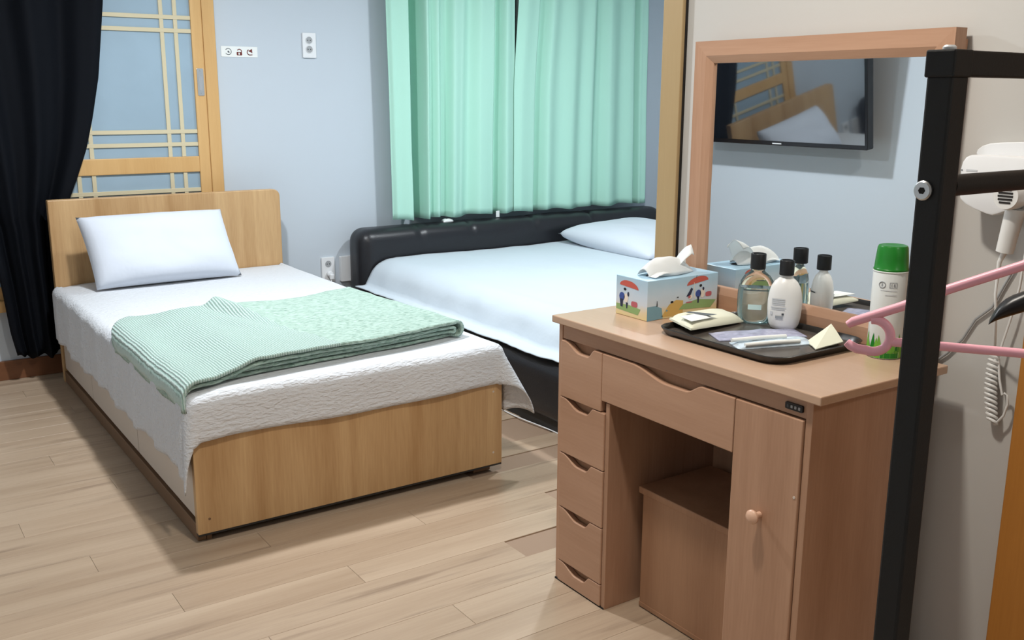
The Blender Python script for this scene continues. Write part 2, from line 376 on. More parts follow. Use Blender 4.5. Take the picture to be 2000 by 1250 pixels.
# ---- lattice sliding door in the far wall
DX0, DX1, DZ0, DZ1 = 0.02, 1.605, 0.328, 2.10
d1 = thing('door_1', (0.8, YF, 0.328), None, None, kind='structure')
Yd = YF-0.004
box('jamb', 1.545, DX1, YF-.05, Yd, DZ0, DZ1, 'door_wood', d1, .003)
box('jamb', DX0-.06, DX0, YF-.05, Yd, DZ0, DZ1, 'door_wood', d1, .003)
box('head', DX0, 1.545, YF-.05, Yd, DZ1-.06, DZ1, 'door_wood', d1, .003)
box('sill', DX0-.06, 1.545, YF-.05, Yd, DZ0, .38, 'door_wood', d1, .003)
def leaf(xa, xb, yo, handle):
    lf = box('door_leaf_backing', xa, xb, yo+.012, yo+.016, .38, DZ1-.06, 'frosted_glass', d1, 0)
    lf.name = 'pane'
    sw = .055
    box('stile', xa, xa+sw, yo, yo+.026, .38, DZ1-.06, 'door_wood', d1, .003)
    st = box('stile', xb-sw, xb, yo, yo+.026, .38, DZ1-.06, 'door_wood', d1, .003)
    box('rail', xa+sw, xb-sw, yo, yo+.026, .932, 1.008, 'door_wood', d1, .003)
    box('rail', xa+sw, xb-sw, yo, yo+.026, .38, .44, 'door_wood', d1, .003)
    box('rail', xa+sw, xb-sw, yo, yo+.026, DZ1-.12, DZ1-.06, 'door_wood', d1, .003)
    a, b_ = xa+sw, xb-sw
    for z0, z1, hs in ((1.008, DZ1-.12, (1.068, 1.129, 1.603, 1.664)), (.44, .932, (.845, .50))):
        for xv in (a+.072, a+.137, b_-.137, b_-.072):
            box('lattice_bar', xv-.0095, xv+.0095, yo+.005, yo+.0119, z0, z1, 'lattice_wood', d1, .001, 1)
        for zh in hs:
            box('lattice_bar', a, b_, yo+.004, yo+.0119, zh-.0095, zh+.0095, 'lattice_wood', d1, .001, 1)
    if handle:
        prism('handle', rrect(1.503, 1.535, 1.300, 1.430, .006), 'y', yo-.003, yo+.0005, 'steel', d1, .0008)
        prism('handle_recess', rrect(1.511, 1.527, 1.325, 1.395, .006), 'y', yo-.0036, yo-.0028, 'grey_plastic', d1)
        for zz in (1.312, 1.418): disc('screw', (1.519, yo-.0035, zz), (0, 1, 0), .003, .002, 'grey_plastic', d1, 10)
leaf(.80, 1.545, YF-.044, True)
leaf(.02, .81, YF-.017, False)
# ---- window behind the green curtains
w1 = thing('window_1', (3.43, YF, 0.95), None, None, kind='structure')
for a in ((2.75, 2.80, .95, 1.95), (4.06, 4.11, .95, 1.95), (2.80, 4.06, .95, 1.0), (2.80, 4.06, 1.90, 1.95), (3.41, 3.45, 1.0, 1.90)):
    box('window_frame', a[0], a[1], YF-.02, YF-.003, a[2], a[3], 'white_plastic', w1, .002)
box('pane', 2.80, 3.41, YF-.01, YF-.006, 1.0, 1.90, 'window_pane', w1, 0); box('pane', 3.45, 4.06, YF-.01, YF-.006, 1.0, 1.90, 'window_pane', w1, 0)
# ---- timber door casing at the right edge of the picture
d2 = thing('door_2', (XW, .55, 0), None, None, kind='structure')
box('jamb', XW-.03, XW-.002, .93, 1.011, 0, 2.08, 'casing_wood', d2, .003)
box('jamb', XW-.03, XW-.002, .06, .14, 0, 2.08, 'casing_wood', d2, .003)
box('head', XW-.03, XW-.002, .14, .93, 2.0, 2.08, 'casing_wood', d2, .003)
box('door_panel', XW-.02, XW-.002, .142, .928, .01, 1.998, 'casing_wood', d2, .002)

# ---- ceiling lamps
for nm, lx, ly, watts, colr, size, lab in LAMPS:
    t = thing('ceiling_lamp', (lx, ly, CEIL-.07), lab, 'lamp', 'ceiling lamps')
    box('lamp_body', lx-.24, lx+.24, ly-.24, ly+.24, CEIL-.05, CEIL-.001, 'white_plastic', t, .006)
    box('diffuser', lx-.22, lx+.22, ly-.22, ly+.22, CEIL-.07, CEIL-.05, 'lamp_diffuser', t, .008)
    ld = bpy.data.lights.new('lamp_light', 'AREA'); ld.shape = 'SQUARE'; ld.size = size; ld.energy = watts; ld.color = colr
    lo = bpy.data.objects.new('lamp_light', ld); COL.objects.link(lo); lo.parent = t; lo.location = (0, 0, -0.006)

# ================================================================ SINGLE BED
BX0, BX1, BY0, BY1 = 0.754, 1.836, 2.750, 4.822
bed = thing('single_bed', ((BX0+BX1)/2, 3.78, 0), 'light wood single bed with beige drawers and tall plain headboard', 'bed')
prism('headboard', rrect(BX0, BX1, 0.0, .842, .035, corners=(1, 0, 0, 0)), 'y', 4.780, BY1, 'bed_wood', bed, .004)
prism('footboard', rrect(BX0, BX1, .030, .352, .004), 'y', BY0, BY0+.022, 'bed_wood', bed, .0015)
box('edge_band', BX0+.001, BX1-.001, BY0+.001, BY0+.021, .024, .0305, 'black_edge', bed, 0)
for (a, b_) in ((BY0+.03, 3.455), (3.463, 4.191), (4.199, 4.772)):
    box('drawer', .762, .78, a, b_, .068, .262, 'drawer_beige', bed, .002)
for yy_ in (3.455, 4.191): box('joint', .778, .7845, yy_-.002, yy_+.010, .06, .263, 'dark_gap', bed, 0)
box('side_rail', .766, .80, BY0+.023, 4.779, .264, .30, 'kick_wood', bed, .002)
box('plinth', .785, .80, BY0+.023, 4.779, 0, .264, 'kick_wood', bed, 0)
box('kick_rail', .757, .784, BY0+.023, 4.779, .002, .055, 'kick_wood', bed, .002)
box('side_panel', BX1-.028, BX1-.008, BY0+.023, 4.779, .035, .30, 'bed_wood', bed, .002)
box('slat_deck', .80, BX1-.028, BY0+.023, 4.779, .27, .288, 'bed_wood', bed, 0)
box('foot_block', BX1-.10, BX1-.03, BY0+.03, BY0+.09, 0, .035, 'kick_wood', bed, .002)
box('foot_block', BX1-.10, BX1-.03, 4.55, 4.61, 0, .035, 'kick_wood', bed, .002)
for zz, xx in ((.30, 1.80), (.075, 1.80), (.075, .79)):
    disc('screw_cap', (xx, BY0-.0003, zz), (0, 1, 0), .004, .001, 'drawer_beige' if xx > 1 else 'kick_wood', bed, 8)
box('mattress', .778, BX1-.012, BY0+.024, 4.775, .302, .452, 'mattress_cloth', None, .03, 4, True, ('plain white mattress of the single bed under its cover', 'mattress'))

# white quilted cover draped over the mattress
def drop(d, r):
    """arc length over an edge -> (out, down)"""
    if d <= 0: return 0.0, 0.0
    a = d/r
    if a < math.pi/2: return r*math.sin(a), r*(1-math.cos(a))
    return r, r+(d-r*math.pi/2)
CX0, CX1, CYF, CYH, CZ = .772, 1.816, 2.772, 4.776, .464
def cover(u, v):
    hemL = .268 + .007*math.sin(v*17+1) + .003*math.sin(v*41)
    hemF = .158; hemR = .27
    A0, A1 = -hemL, (CX1-CX0)+hemR; B0, B1 = -hemF, CYH-CYF
    # denser rows near the edges
    a = A0+(A1-A0)*u; b_ = B0+(B1-B0)*v
    Wd = CX1-CX0
    da = -a if a < 0 else (a-Wd if a > Wd else 0); sgn = -1 if a < 0 else 1
    db = -b_ if b_ < 0 else 0
    x = CX0+min(max(a, 0), Wd); y = CYF+max(b_, 0); z = CZ
    r_ = math.hypot(da, db)
    if r_ > 0:
        out, dn = drop(r_, .034); ca, cb = da/r_, db/r_
        if da > 0 and db > 0:
            ph = math.atan2(db, da)          # 0 side .. pi/2 foot
            fl_ = math.sin(2*ph)
            k = (.10 if sgn < 0 else .48)*fl_*max(0, r_-.05)
            out += k; dn -= k*.35
        elif db == 0 and sgn > 0: out += .02*max(0, r_-.06)
        if da > 0 and db == 0:
            out += (.006*math.sin(y*23)+.004*math.sin(y*47+2))*min(1, r_/.15)
        if db > 0 and da == 0:
            out += .003*math.sin(x*17)*min(1, r_/.1)
            dn += .005*math.sin(x*5.5+.6)*min(1, r_/.12)
        x += sgn*ca*out; y -= cb*out; z -= dn
        if sgn < 0 and x > .7535-.001 and da > .06 and z < .36: x = min(x, .7520)
    z += .003*nz3(x*3, y*3, 1.3)*(1 if r_ == 0 else max(0, 1-r_*12))
    if b_ > 1.7 and da == 0: z += -.010*sstep(1.9, 2.0, b_)
    # soft slump of the long left edge
    if a < .12: z -= .010*sstep(.12, -.03, a)*(1 if da == 0 else 1)
    return (x, y, z)
sheet('bed_cover', 120, 150, cover, 'white_quilt', None, .004, ('white quilted bed cover spread over the single bed', 'bed cover'))

# pillow shape
def pillow(name, O_, U, V, T, mat, tagged, nu=36, nv=28, seed=0.0, lip=0.0):
    O_, U, V = Vector(O_), Vector(U), Vector(V); N_ = U.cross(V).normalized()
    bm = bmesh.new()
    def prof(u, v):
        a = max(0, 1-abs(2*u-1)**3.2)*max(0, 1-abs(2*v-1)**2.8); return a**.42
    def pt(u, v, s):
        uu, vv = u, v
        # concave sides between pointed corners
        ku = .012*(1-(2*v-1)**2); kv = .018*(1-(2*u-1)**2)
        pu = .5+(uu-.5)*(1-ku*2*abs(2*uu-1)); pv = .5+(vv-.5)*(1-kv*2*abs(2*vv-1))
        p = O_+U*pu+V*pv
        h = T*prof(u, v)*(1+.12*nz3(u*3+seed, v*3, seed)) + .006*nz3(u*9+seed, v*7, 3.1)*prof(u, v)
        return p+N_*(s*h/2 if s > 0 else s*h/2)
    A = add_grid(bm, nu, nv, lambda u, v: pt(u, v, 1)); B = add_grid(bm, nu, nv, lambda u, v: pt(u, v, -1)-N_*.0008)
    bmesh.ops.remove_doubles(bm, verts=bm.verts, dist=.0009)
    return finish(name, bm, mat, None, True, tagged)
pillow('pillow', (.868, 4.470, .476), (.655, .035, -.004), (-.030, .165, .300), .185, 'pillow_cotton',
       ('plump white pillow leaning on the wooden headboard', 'pillow'), seed=2.0)

# ---- folded green blanket: one long strip folded into four layers, loose end hanging left
TH = .0105
def arc(cx, cz, r, a0, a1, n=8): return [(cx+r*math.cos(math.radians(a0+(a1-a0)*i/n)), cz+r*math.sin(math.radians(a0+(a1-a0)*i/n))) for i in range(n+1)]
Z1 = .4755; S = .0168
L1, L2, L3, L4 = Z1, Z1+S, Z1+2*S, Z1+3*S
XRR = 1.752
def line(xa, xb, z, n): return [(xa+(xb-xa)*i/n, z) for i in range(n+1)]
# main strip: top layer, round the right end, back along the bottom; inner strip folded inside it
pathA = line(.690, XRR, L4, 84)[:-1] + arc(XRR, (L1+L4)/2, (L4-L1)/2, 90, -90, 12) + line(XRR, .86, L1, 44)[1:]
layA = [4]*84+[4.5]*13+[1]*44
pathB = line(.698, XRR-.02, L3, 70)[:-1] + arc(XRR-.02, (L2+L3)/2, S/2, 90, -90, 6) + line(XRR-.02, .93, L2, 44)[1:]
layB = [3]*70+[2.5]*7+[2]*44
def interp(tab, x):
    if x <= tab[0][0]: return tab[0][1]
    for (a, fa), (b_, fb) in zip(tab, tab[1:]):
        if x <= b_: return fa+(fb-fa)*(x-a)/(b_-a)
    return tab[-1][1]
front = [(.68, 2.745), (.78, 2.775), (1.0, 2.812), (1.3, 2.845), (1.55, 2.872), (1.8, 2.91)]
back = [(.69, 3.56), (.74, 3.65), (.825, 3.75), (.95, 3.66), (1.08, 3.575), (1.37, 3.58), (1.68, 3.665), (1.80, 3.69)]
def blanket_pt(path, lay, i, v):
    x, z = path[i]; ly = lay[i]
    yf = interp(front, x); yb = interp(back, x)
    off = {1: .030, 2: .022, 2.5: .006, 3: .010, 4: 0.0, 4.5: .003}[ly]
    yf += off + .007*nz3(x*7, ly*3.3, 0); yb -= off*.5 - .008*nz3(x*6, ly*2.1, 4)
    y = yf+(yb-yf)*v
    if ly in (3, 4):              # the left flap sinks where the lower layers end
        k = sstep(1.02, .84, x); z -= 2*S*k - .001*k
    wob = .006*nz3(x*4, y*4, 9.0) + .0025*nz3(x*15, y*15, 2.0)
    if ly == 4:
        # fold line: a soft hump at the back edge fading towards the front
        fx = 1.10+.17*(1-v); dx_ = x-fx
        z += (.034*math.exp(-(dx_/.035)**2)+.012*sstep(-.05, .03, dx_)*sstep(.5, .0, dx_))*sstep(.40, .92, v)
        z += .007*math.exp(-((dx_+.07)/.03)**2)*sstep(.2, .6, v)
        if x < 1.0: z += .006*abs(nz3(x*8, y*5, 7.7))
    z += wob
    x -= .065*v*sstep(1.15, 1.78, x)
    if ly == 4 and x > 1.22: z -= .004*(math.exp(-((v-.30)/.012)**2)+.8*math.exp(-((v-.44)/.012)**2))
    if x < .80: x += .010*nz3(y*9, ly, 3.)
    if ly in (1, 2): z = z-wob*.8
    if y < 2.775: z -= (2.775-y)*.45
    if x < .785:
        o_, dn = drop(.785-x, .045); x = .785-o_; z -= dn
    return (x, y, z)
bm = bmesh.new(); NV = 110
for path, lay, mi in ((pathA, layA, 1), (pathB, layB, 0)):
    rows_ = []
    for i in range(len(path)): rows_.append([bm.verts.new(blanket_pt(path, lay, i, j/NV)) for j in range(NV+1)])
    for i in range(len(path)-1):
        for j in range(NV):
            f = bm.faces.new((rows_[i][j], rows_[i+1][j], rows_[i+1][j+1], rows_[i][j+1]))
            if mi and path[i][0] < 1.10+.17*(1-j/NV) and i < 84: f.material_index = 1
bm.faces.ensure_lookup_table(); mis = [f.material_index for f in bm.faces]
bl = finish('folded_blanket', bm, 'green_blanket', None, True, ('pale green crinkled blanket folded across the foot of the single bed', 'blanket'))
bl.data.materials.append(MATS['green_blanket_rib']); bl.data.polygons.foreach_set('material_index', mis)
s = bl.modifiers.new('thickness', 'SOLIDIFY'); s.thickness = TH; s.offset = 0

# ================================================================ BLACK LEATHER BED
KX0, KX1, KY0, KY1 = 2.205, 4.46, 2.72, 4.955
kb = thing('leather_bed', ((KX0+KX1)/2, 3.84, 0), 'wide black leather bed with padded headboard below green curtains', 'bed')
def padded(name, x0, x1, y0, y1, z0, z1, r, nx, ny, nzz, parent, pinch=None, puff=.012):
    """rounded upholstered block: subdivided rounded box with puffed faces"""
    bm = bmesh.new()
    c = Vector(((x0+x1)/2, (y0+y1)/2, (z0+z1)/2)); h = Vector(((x1-x0)/2, (y1-y0)/2, (z1-z0)/2))
    bmesh.ops.create_cube(bm, size=2)
    bmesh.ops.subdivide_edges(bm, edges=[e for e in bm.edges if abs((e.verts[0].co-e.verts[1].co).x) > 1], cuts=nx, use_grid_fill=True)
    bmesh.ops.subdivide_edges(bm, edges=[e for e in bm.edges if abs((e.verts[0].co-e.verts[1].co).y) > 1], cuts=ny, use_grid_fill=True)
    bmesh.ops.subdivide_edges(bm, edges=[e for e in bm.edges if abs((e.verts[0].co-e.verts[1].co).z) > 1], cuts=nzz, use_grid_fill=True)
    for v in bm.verts:
        u = v.co.copy(); p = Vector((u.x*h.x, u.y*h.y, u.z*h.z))
        inner = Vector((max(-h.x+r, min(h.x-r, p.x)), max(-h.y+r, min(h.y-r, p.y)), max(-h.z+r, min(h.z-r, p.z))))
        d = p-inner
        if d.length > 1e-6: p = inner+d.normalized()*r
        q = p+c
        if pinch:
            for px_ in pinch:
                g = math.exp(-((q.x-px_)/.012)**2); t_ = sstep(z1-.14, z1-.03, q.z)*sstep(y1-.02, y0+.06, q.y)
                if d.length > 1e-6: q -= d.normalized()*(.011*g*t_)
        if d.length > 1e-6: q += d.normalized()*(puff*.3*nz3(q.x*4, q.y*4, q.z*4))
        v.co = q
    return finish(name, bm, 'black_leather', parent, True)
pin = [ony(820, 452, 4.78).x, ony(920, 445, 4.78).x, 3.42, 3.86]
padded('headboard', KX0+.062, KX1, 4.755, KY1, .04, .600, .075, 120, 10, 24, kb, pin)
padded('side_rail', KX0, KX0+.15, KY0+.03, 4.757, .04, .298, .06, 6, 60, 8, kb)
padded('side_rail', KX1-.15, KX1, KY0+.03, 4.757, .04, .298, .06, 6, 60, 8, kb)
padded('foot_rail', KX0, KX1, KY0, KY0+.15, .04, .298, .06, 60, 6, 8, kb)
box('base', KX0+.03, KX1-.03, KY0+.04, 4.80, 0, .06, 'black_edge', kb, 0)
box('mattress', KX0+.155, KX1-.155, KY0+.155, 4.735, .065, .425, 'mattress_cloth', None, .05, 4, True, ('thick mattress sunk in the black leather bed frame', 'mattress'))
MX0, MX1, MYF, MYH, MZ = KX0+.245, KX1-.245, KY0+.245, 4.738, .4375
def sheet2(u, v):
    dl = .335; a = -dl+(MX1-MX0+2*dl)*u; b_ = -.33+(MYH-MYF+.33)*v; Wd = MX1-MX0
    da = -a if a < 0 else (a-Wd if a > Wd else 0); sg = -1 if a < 0 else 1
    db = -b_ if b_ < 0 else 0
    x = MX0+min(max(a, 0), Wd); y = MYF+max(b_, 0); z = MZ
    d = math.hypot(da, db)
    def prof(d):
        # over the rounded mattress edge, down its side, out over the leather rail
        if d < .17: t = d/.17; return .135*math.sin(t*1.2)/math.sin(1.2), .070*(1-math.cos(t*1.2))/(1-math.cos(1.2))
        if d < .25: t = (d-.17)/.08; return .135+.035*t, .070+.062*t
        t = d-.25; return .170+t*.85, .132+t*.10
    if d > 0:
        o_, dn = prof(d); ca, cb = da/d, db/d
        x += sg*ca*o_; y -= cb*o_; z -= dn
        w_ = min(1, d/.15)
        z += w_*(.003*math.sin(y*15+x*3) + .006*nz3(x*8, y*11, 3) + .003*nz3(x*20, y*26, 1))
        if db == 0: x += sg*(.010*nz3(y*5, 2, 1)*sstep(.1, .2, d)+.012*math.sin(y*2.2+1.0)*sstep(.26, .33, d))
        if z < .306 and d > .22: z = .3055+ .003*nz3(x*20, y*20, 1)
    else: z += .006*nz3(x*2.2, y*2.2, 5)+.004*nz3(x*7, y*3, 2)
    return (x, y, z)
sheet('bed_sheet', 110, 100, sheet2, 'white_sheet', None, .004, ('smooth white sheet over the black leather bed', 'bed sheet'), off=1.0)
pillow('pillow', (3.56, 3.90, .455), (.62, .02, .030), (-.02, .80, .045), .16, 'pillow_cotton', ('flat white pillow lying on the black leather bed', 'pillow'), seed=5.0)
tube('power_cable', [(2.222-.012*math.sin(t_*4.5), 3.36-t_*.42, .003+.004*math.sin(t_*3.1)) for t_ in [i/24 for i in range(25)]], .0026, 'white_plastic', None, 6,
     ('thin white cable along the floor beside the black leather bed', 'cable'))

# ================================================================ CURTAINS
YC = 4.865
tube('curtain_rod', [(2.35, YC, 2.10), (4.52, YC, 2.10)], .011, 'white_plastic', None, 12, ('white curtain rod carrying the green curtains', 'curtain rod'))
def pleats(knots, x):
    if x <= knots[0][0]: return knots[0][1]
    for (a, fa), (b_, fb) in zip(knots, knots[1:]):
        if x <= b_:
            t = (x-a)/(b_-a); t = t*t*(3-2*t); return fa+(fb-fa)*t
    return knots[-1][1]
def px2x(p): return ony(p, 300, YC).x
KL = [(762, 0), (770, .012), (798, .020), (811, -.075), (819, -.078), (830, .028), (842, .0), (852, .022), (866, -.014), (873, -.018), (884, .016), (900, .004), (916, -.012), (935, .022), (958, .014), (973, -.036), (985, .022), (1003, .006)]
KR = [(1000, .014), (1014, .024), (1038, .016), (1050, -.034), (1066, .026), (1088, .008), (1110, .028), (1130, .006), (1148, .022), (1166, -.022), (1185, .022), (1208, .002), (1228, .022), (1240, -.034), (1248, .004), (1257, .012)]
def curtain(kn, lean, zs, gap):
    xs = [(px2x(p), d) for p, d in kn]; x0, x1 = xs[0][0], xs[-1][0]
    def fn(u, v):
        x = x0+(x1-x0)*u; z = .628+(2.10-.628)*v
        d = pleats(xs, x)
        amp = 1.15+.45*(1-v)+.2*math.sin(x*3)
        fine = .0012*math.sin(x*60+math.sin(z*1.7)*2)+.003*nz3(x*12, z*1.0, 1)
        yy = YC-(d*amp+fine)
        xx = x + (v-.35)*lean*math.sin(x*4.7)*.03 + .004*nz3(x*9, z*2, 4)
        if gap: xx += .045*sstep(.42, 1.0, v)*(1-u)**2
        zz = z + (.006*math.sin(x*23)+.004*nz3(x*11, 0, 2))*(1-v)**6
        return (xx, yy, zz)
    return fn
sheet('green_curtain', 260, 40, curtain(KL, 1.0, 0, False), 'green_curtain', None, .0016, ('left half of the mint green window curtains', 'curtain', 'green window curtains'))
sheet('green_curtain', 260, 40, curtain(KR, -1.0, 0, True), 'green_curtain', None, .0016, ('right half of the mint green window curtains', 'curtain', 'green window curtains'))
gl = bpy.data.objects['green_curtain']
tq = ony(977, 412, YC-.03); box('care_tag', tq.x-.012, tq.x+.012, YC-.004, YC-.0025, .603, .640, 'paper_white', gl, 0)
hq = onz(866, 432, .598)
pillow('paper_scrap', (hq.x-.03, 4.84, .6005), (.075, .01, 0), (.01, .05, .004), .022, 'paper_white', ('small crumpled white paper on top of the leather headboard', 'paper'), 10, 8, 3.0)
# black curtain beside the headboard
YK = 4.885
tube('curtain_rod', [(-.20, YK, 2.22), (1.62, YK, 2.22)], .011, 'steel', None, 12, ('metal curtain rod carrying the black curtain', 'curtain rod'))
RE = [(.10, .800), (.60, .812), (.76, .83), (.826, .860), (.93, .905), (1.061, .957), (1.20, .995), (1.383, 1.036), (1.721, 1.083), (2.21, 1.12)]
LE = [(.10, .585), (.239, .562), (.45, .545), (.71, .515), (1.1, .40), (1.7, .25), (2.21, .18)]
def blackc(u, v):
    z = .128+(2.21-.128)*v
    xa, xb = interp(LE, z), interp(RE, z); x = xa+(xb-xa)*u
    ph = u*2*math.pi
    y = YK - (.024*math.sin(ph*3.4+.6*math.sin(v*3)) + .005*math.sin(ph*8+1+v*2)) - .006*math.sin(ph*2+1.0)
    zz = z + (.008*math.sin(ph*2.5+.5)+.004*math.sin(ph*6))*(1-v)**5 - (.014*math.sin(math.pi*u))*(1-v)**6
    return (x, y, zz)
sheet('black_curtain', 150, 70, blackc, 'black_curtain', None, .002, ('long black curtain gathered beside the wooden headboard', 'curtain'))

# ================================================================ WALL PLATES, STICKER
def wall_plate(name, x0, x1, z0, z1, th, label, cat):
    t = thing(name, ((x0+x1)/2, YF, z0), label, cat)
    prism('plate', rrect(x0, x1, z0, z1, .004), 'y', YF-th, YF-.0005, 'white_plastic', t, .0015)
    return t
po = wall_plate('wall_outlet', 2.072, 2.146, 1.494, 1.620, .010, 'white double wall outlet high on the far wall', 'outlet')
for zc in (1.583, 1.537):
    o = disc('socket', (2.107, YF-.0095, zc), (0, 1, 0), .018, .003, 'grey_plastic', po, 24)
    # round well: rim ring proud of a darker floor
    bm = bmesh.new(); ring = []
    for k in range(25):
        a = 2*math.pi*k/24; ring.append((2.107+.0185*math.cos(a), YF-.0115, zc+.0185*math.sin(a)))
    add_tube(bm, ring, .0016, 6); finish('socket_rim', bm, 'white_plastic', o, True)
    for dx in (-.007, .007): disc('pin_hole', (2.107+dx, YF-.0112, zc), (0, 1, 0), .0028, .001, 'black_edge', o, 10)
lo_ = wall_plate('wall_outlet', 2.130, 2.206, .298, .437, .010, 'white wall outlet with a plug in it beside the leather headboard', 'outlet')
o = disc('socket', (2.168, YF-.0095, .400), (0, 1, 0), .018, .003, 'grey_plastic', lo_, 24)
for dx in (-.007, .007): disc('pin_hole', (2.168+dx, YF-.0112, .40), (0, 1, 0), .0028, .001, 'black_edge', o, 10)
pl = thing('power_plug', (2.172, YF-.012, .33), 'white power plug in the low wall outlet', 'plug')
disc('plug_body', (2.172, YF-.0225, .345), (0, 1, 0), .017, .019, 'white_plastic', pl, 20, .003)
box('plug_neck', 2.160, 2.184, YF-.05, YF-.033, .318, .348, 'white_plastic', pl, .005)
tube('cord', [(2.170, YF-.042, .322), (2.166, YF-.045, .29), (2.155, YF-.05, .22), (2.15, YF-.05, .1), (2.16, YF-.06, .006)], .004, 'white_plastic', pl)
bp_ = wall_plate('blank_box', 2.236, 2.318, .297, .437, .028, 'blank white wall box partly behind the leather headboard', 'wall box')
# three-icon sticker
st = thing('wall_sticker', (1.737, YF, 1.49), 'white sticker strip with three dark icons on far wall', 'sticker')
box('backing', 1.644, 1.830, YF-.0022, YF-.0006, 1.490, 1.541, 'paper_white', st, 0)
YS = YF-.0026
def ring_icon(cx, cz, r, w_, mat, a0=0, a1=360, n=24):
    bm = bmesh.new(); pts = [(cx+r*math.cos(math.radians(a0+(a1-a0)*i/n)), YS, cz+r*math.sin(math.radians(a0+(a1-a0)*i/n))) for i in range(n+1)]
    rr = [(cx+(r-w_)*math.cos(math.radians(a0+(a1-a0)*i/n)), YS, cz+(r-w_)*math.sin(math.radians(a0+(a1-a0)*i/n))) for i in range(n+1)]
    A = [bm.verts.new(p) for p in pts]; B = [bm.verts.new(p) for p in rr]
    for i in range(n): bm.faces.new((A[i], A[i+1], B[i+1], B[i]))
    return finish('icon', bm, mat, st)
ring_icon(1.680, 1.515, .0165, .003, 'print_dark', -150, 150)
prism('icon', [(1.676, 1.512), (1.685, 1.508), (1.686, 1.513), (1.680, 1.520), (1.677, 1.518)], 'y', YS, YS+.0004, 'print_dark', st)
# padlock
prism('icon', rrect(1.722, 1.750, 1.498, 1.514, .003, 3), 'y', YS, YS+.0004, 'print_maroon', st)
ring_icon(1.7365, 1.516, .0135, .0045, 'print_maroon', -10, 150)
prism('icon', rrect(1.731, 1.738, 1.501, 1.511, .002, 3), 'y', YS-.0003, YS, 'paper_white', st)
# phone receiver / horn
prism('icon', [(1.782, 1.520), (1.802, 1.531), (1.803, 1.510)], 'y', YS, YS+.0004, 'print_maroon', st)
ring_icon(1.789, 1.514, .015, .0045, 'print_maroon', 110, 280)
prism('icon', [(1.786, 1.499), (1.803, 1.500), (1.803, 1.504), (1.787, 1.503)], 'y', YS, YS+.0004, 'print_maroon', st)

# ================================================================ DRESSING TABLE
TX0, TX1, TY0, TY1, TZ = 1.500, 1.918, 1.148, 2.012, .75
dk = thing('dressing_table', (1.71, 1.58, 0), 'light brown wooden dressing table with wavy drawer fronts and framed mirror', 'dressing table')
box('top', TX0, TX1, TY0, TY1, .731, TZ, 'desk_top_wood', dk, .0025)
XF = 1.515
box('side_panel', XF+.002, 1.900, 1.177, 1.193, 0, .731, 'desk_wood', dk, .001)
box('side_panel', XF+.002, 1.900, 1.986, 2.001, 0, .731, 'desk_wood', dk, .001)
box('inner_panel', XF, 1.890, 1.786, 1.800, 0, .562, 'desk_wood', dk, .001)
box('inner_panel', XF+.02, 1.890, 1.380, 1.394, 0, .562, 'desk_wood', dk, .001)
box('back_panel', 1.890, 1.900, 1.193, 1.986, .03, .731, 'desk_wood', dk, 0)
box('apron', XF+.004, XF+.02, 1.193, 1.986, .690, .731, 'desk_wood_h', dk, .001)
box('carcass', XF+.0165, XF+.024, 1.801, 1.985, .0, .690, 'stool_wood', dk, 0)
box('carcass', XF+.0165, XF+.024, 1.395, 1.80, .563, .690, 'stool_wood', dk, 0)
def scoop_front(name, ya, yb, z0, z1, sa, sb, depth, mat='desk_wood_h', fa=.16, fb=.2):
    """drawer front: a plate whose top edge dips in a soft scoop between sa and sb (ya > yb, left to right)"""
    pts = [(ya, z0), (yb, z0), (yb, z1)]
    n = 34
    for i in range(n+1):
        t = i/n; yy = sb+(sa-sb)*t      # right -> left
        tt = 1-t
        d = sstep(0, .22, t)**.8*sstep(1, .48, t)
        pts.append((yy, z1-depth*d))
    pts.append((ya, z1))
    return prism(name, pts, 'x', XF-.004, XF+.014, mat, dk, .0022)
cols = [(.535, .687, 1.969, 1.849), (.380, .533, 1.972, 1.848), (.224, .378, 1.972, 1.848), (.066, .222, 1.972, 1.848)]
for i, (z0, z1, sa, sb) in enumerate(cols):
    scoop_front('drawer', 1.9845, 1.8165 if i == 0 else 1.8015, z0, z1, sa, sb, .023)
scoop_front('plinth', 1.9845, 1.8015, .004, .064, 1.972, 1.848, .023)
box('foot_edge', XF-.002, XF+.4, 1.788, 1.999, 0, .004, 'dark_gap', dk, 0)
scoop_front('drawer', 1.8145, 1.3745, .565, .687, 1.706, 1.474, .023)
dr = box('door', XF-.004, XF+.014, 1.1945, 1.3725, .030, .687, 'desk_wood', dk, .0022)
lathe('knob', (0, 0, 0), [(.0065, 0), (.0065, .010), (.010, .015), (.0150, .020), (.0155, .025), (.012, .030), (.005, .032)], 'knob_wood', None, 24)
kn = bpy.data.objects['knob']; kn.parent = dr
for v in kn.data.vertices:
    p = kn.location + v.co; v.co = Vector((XF-.004-p.z, 1.288+p.x, .455+p.y)) - dk.location
kn.location = (0, 0, 0)
disc('screw_cap', (XF-.0045, 1.203, .523), (1, 0, 0), .003, .001, 'drawer_beige', dr, 10)
box('plinth', XF, XF+.014, 1.1945, 1.3725, 0, .028, 'desk_wood_h', dk, .001)
sw = prism('switch_panel', rrect(1.2005, 1.2445, .7005, .7150, .003), 'x', XF-.001, XF+.0038, 'black_plastic', dk, .0006)
for k in range(4): prism('switch_mark', rrect(1.206+k*.0095, 1.211+k*.0095, .7045, .7105, .001, 2), 'x', XF-.0016, XF-.0009, 'print_dark' if k == 3 else 'grey_plastic', sw)
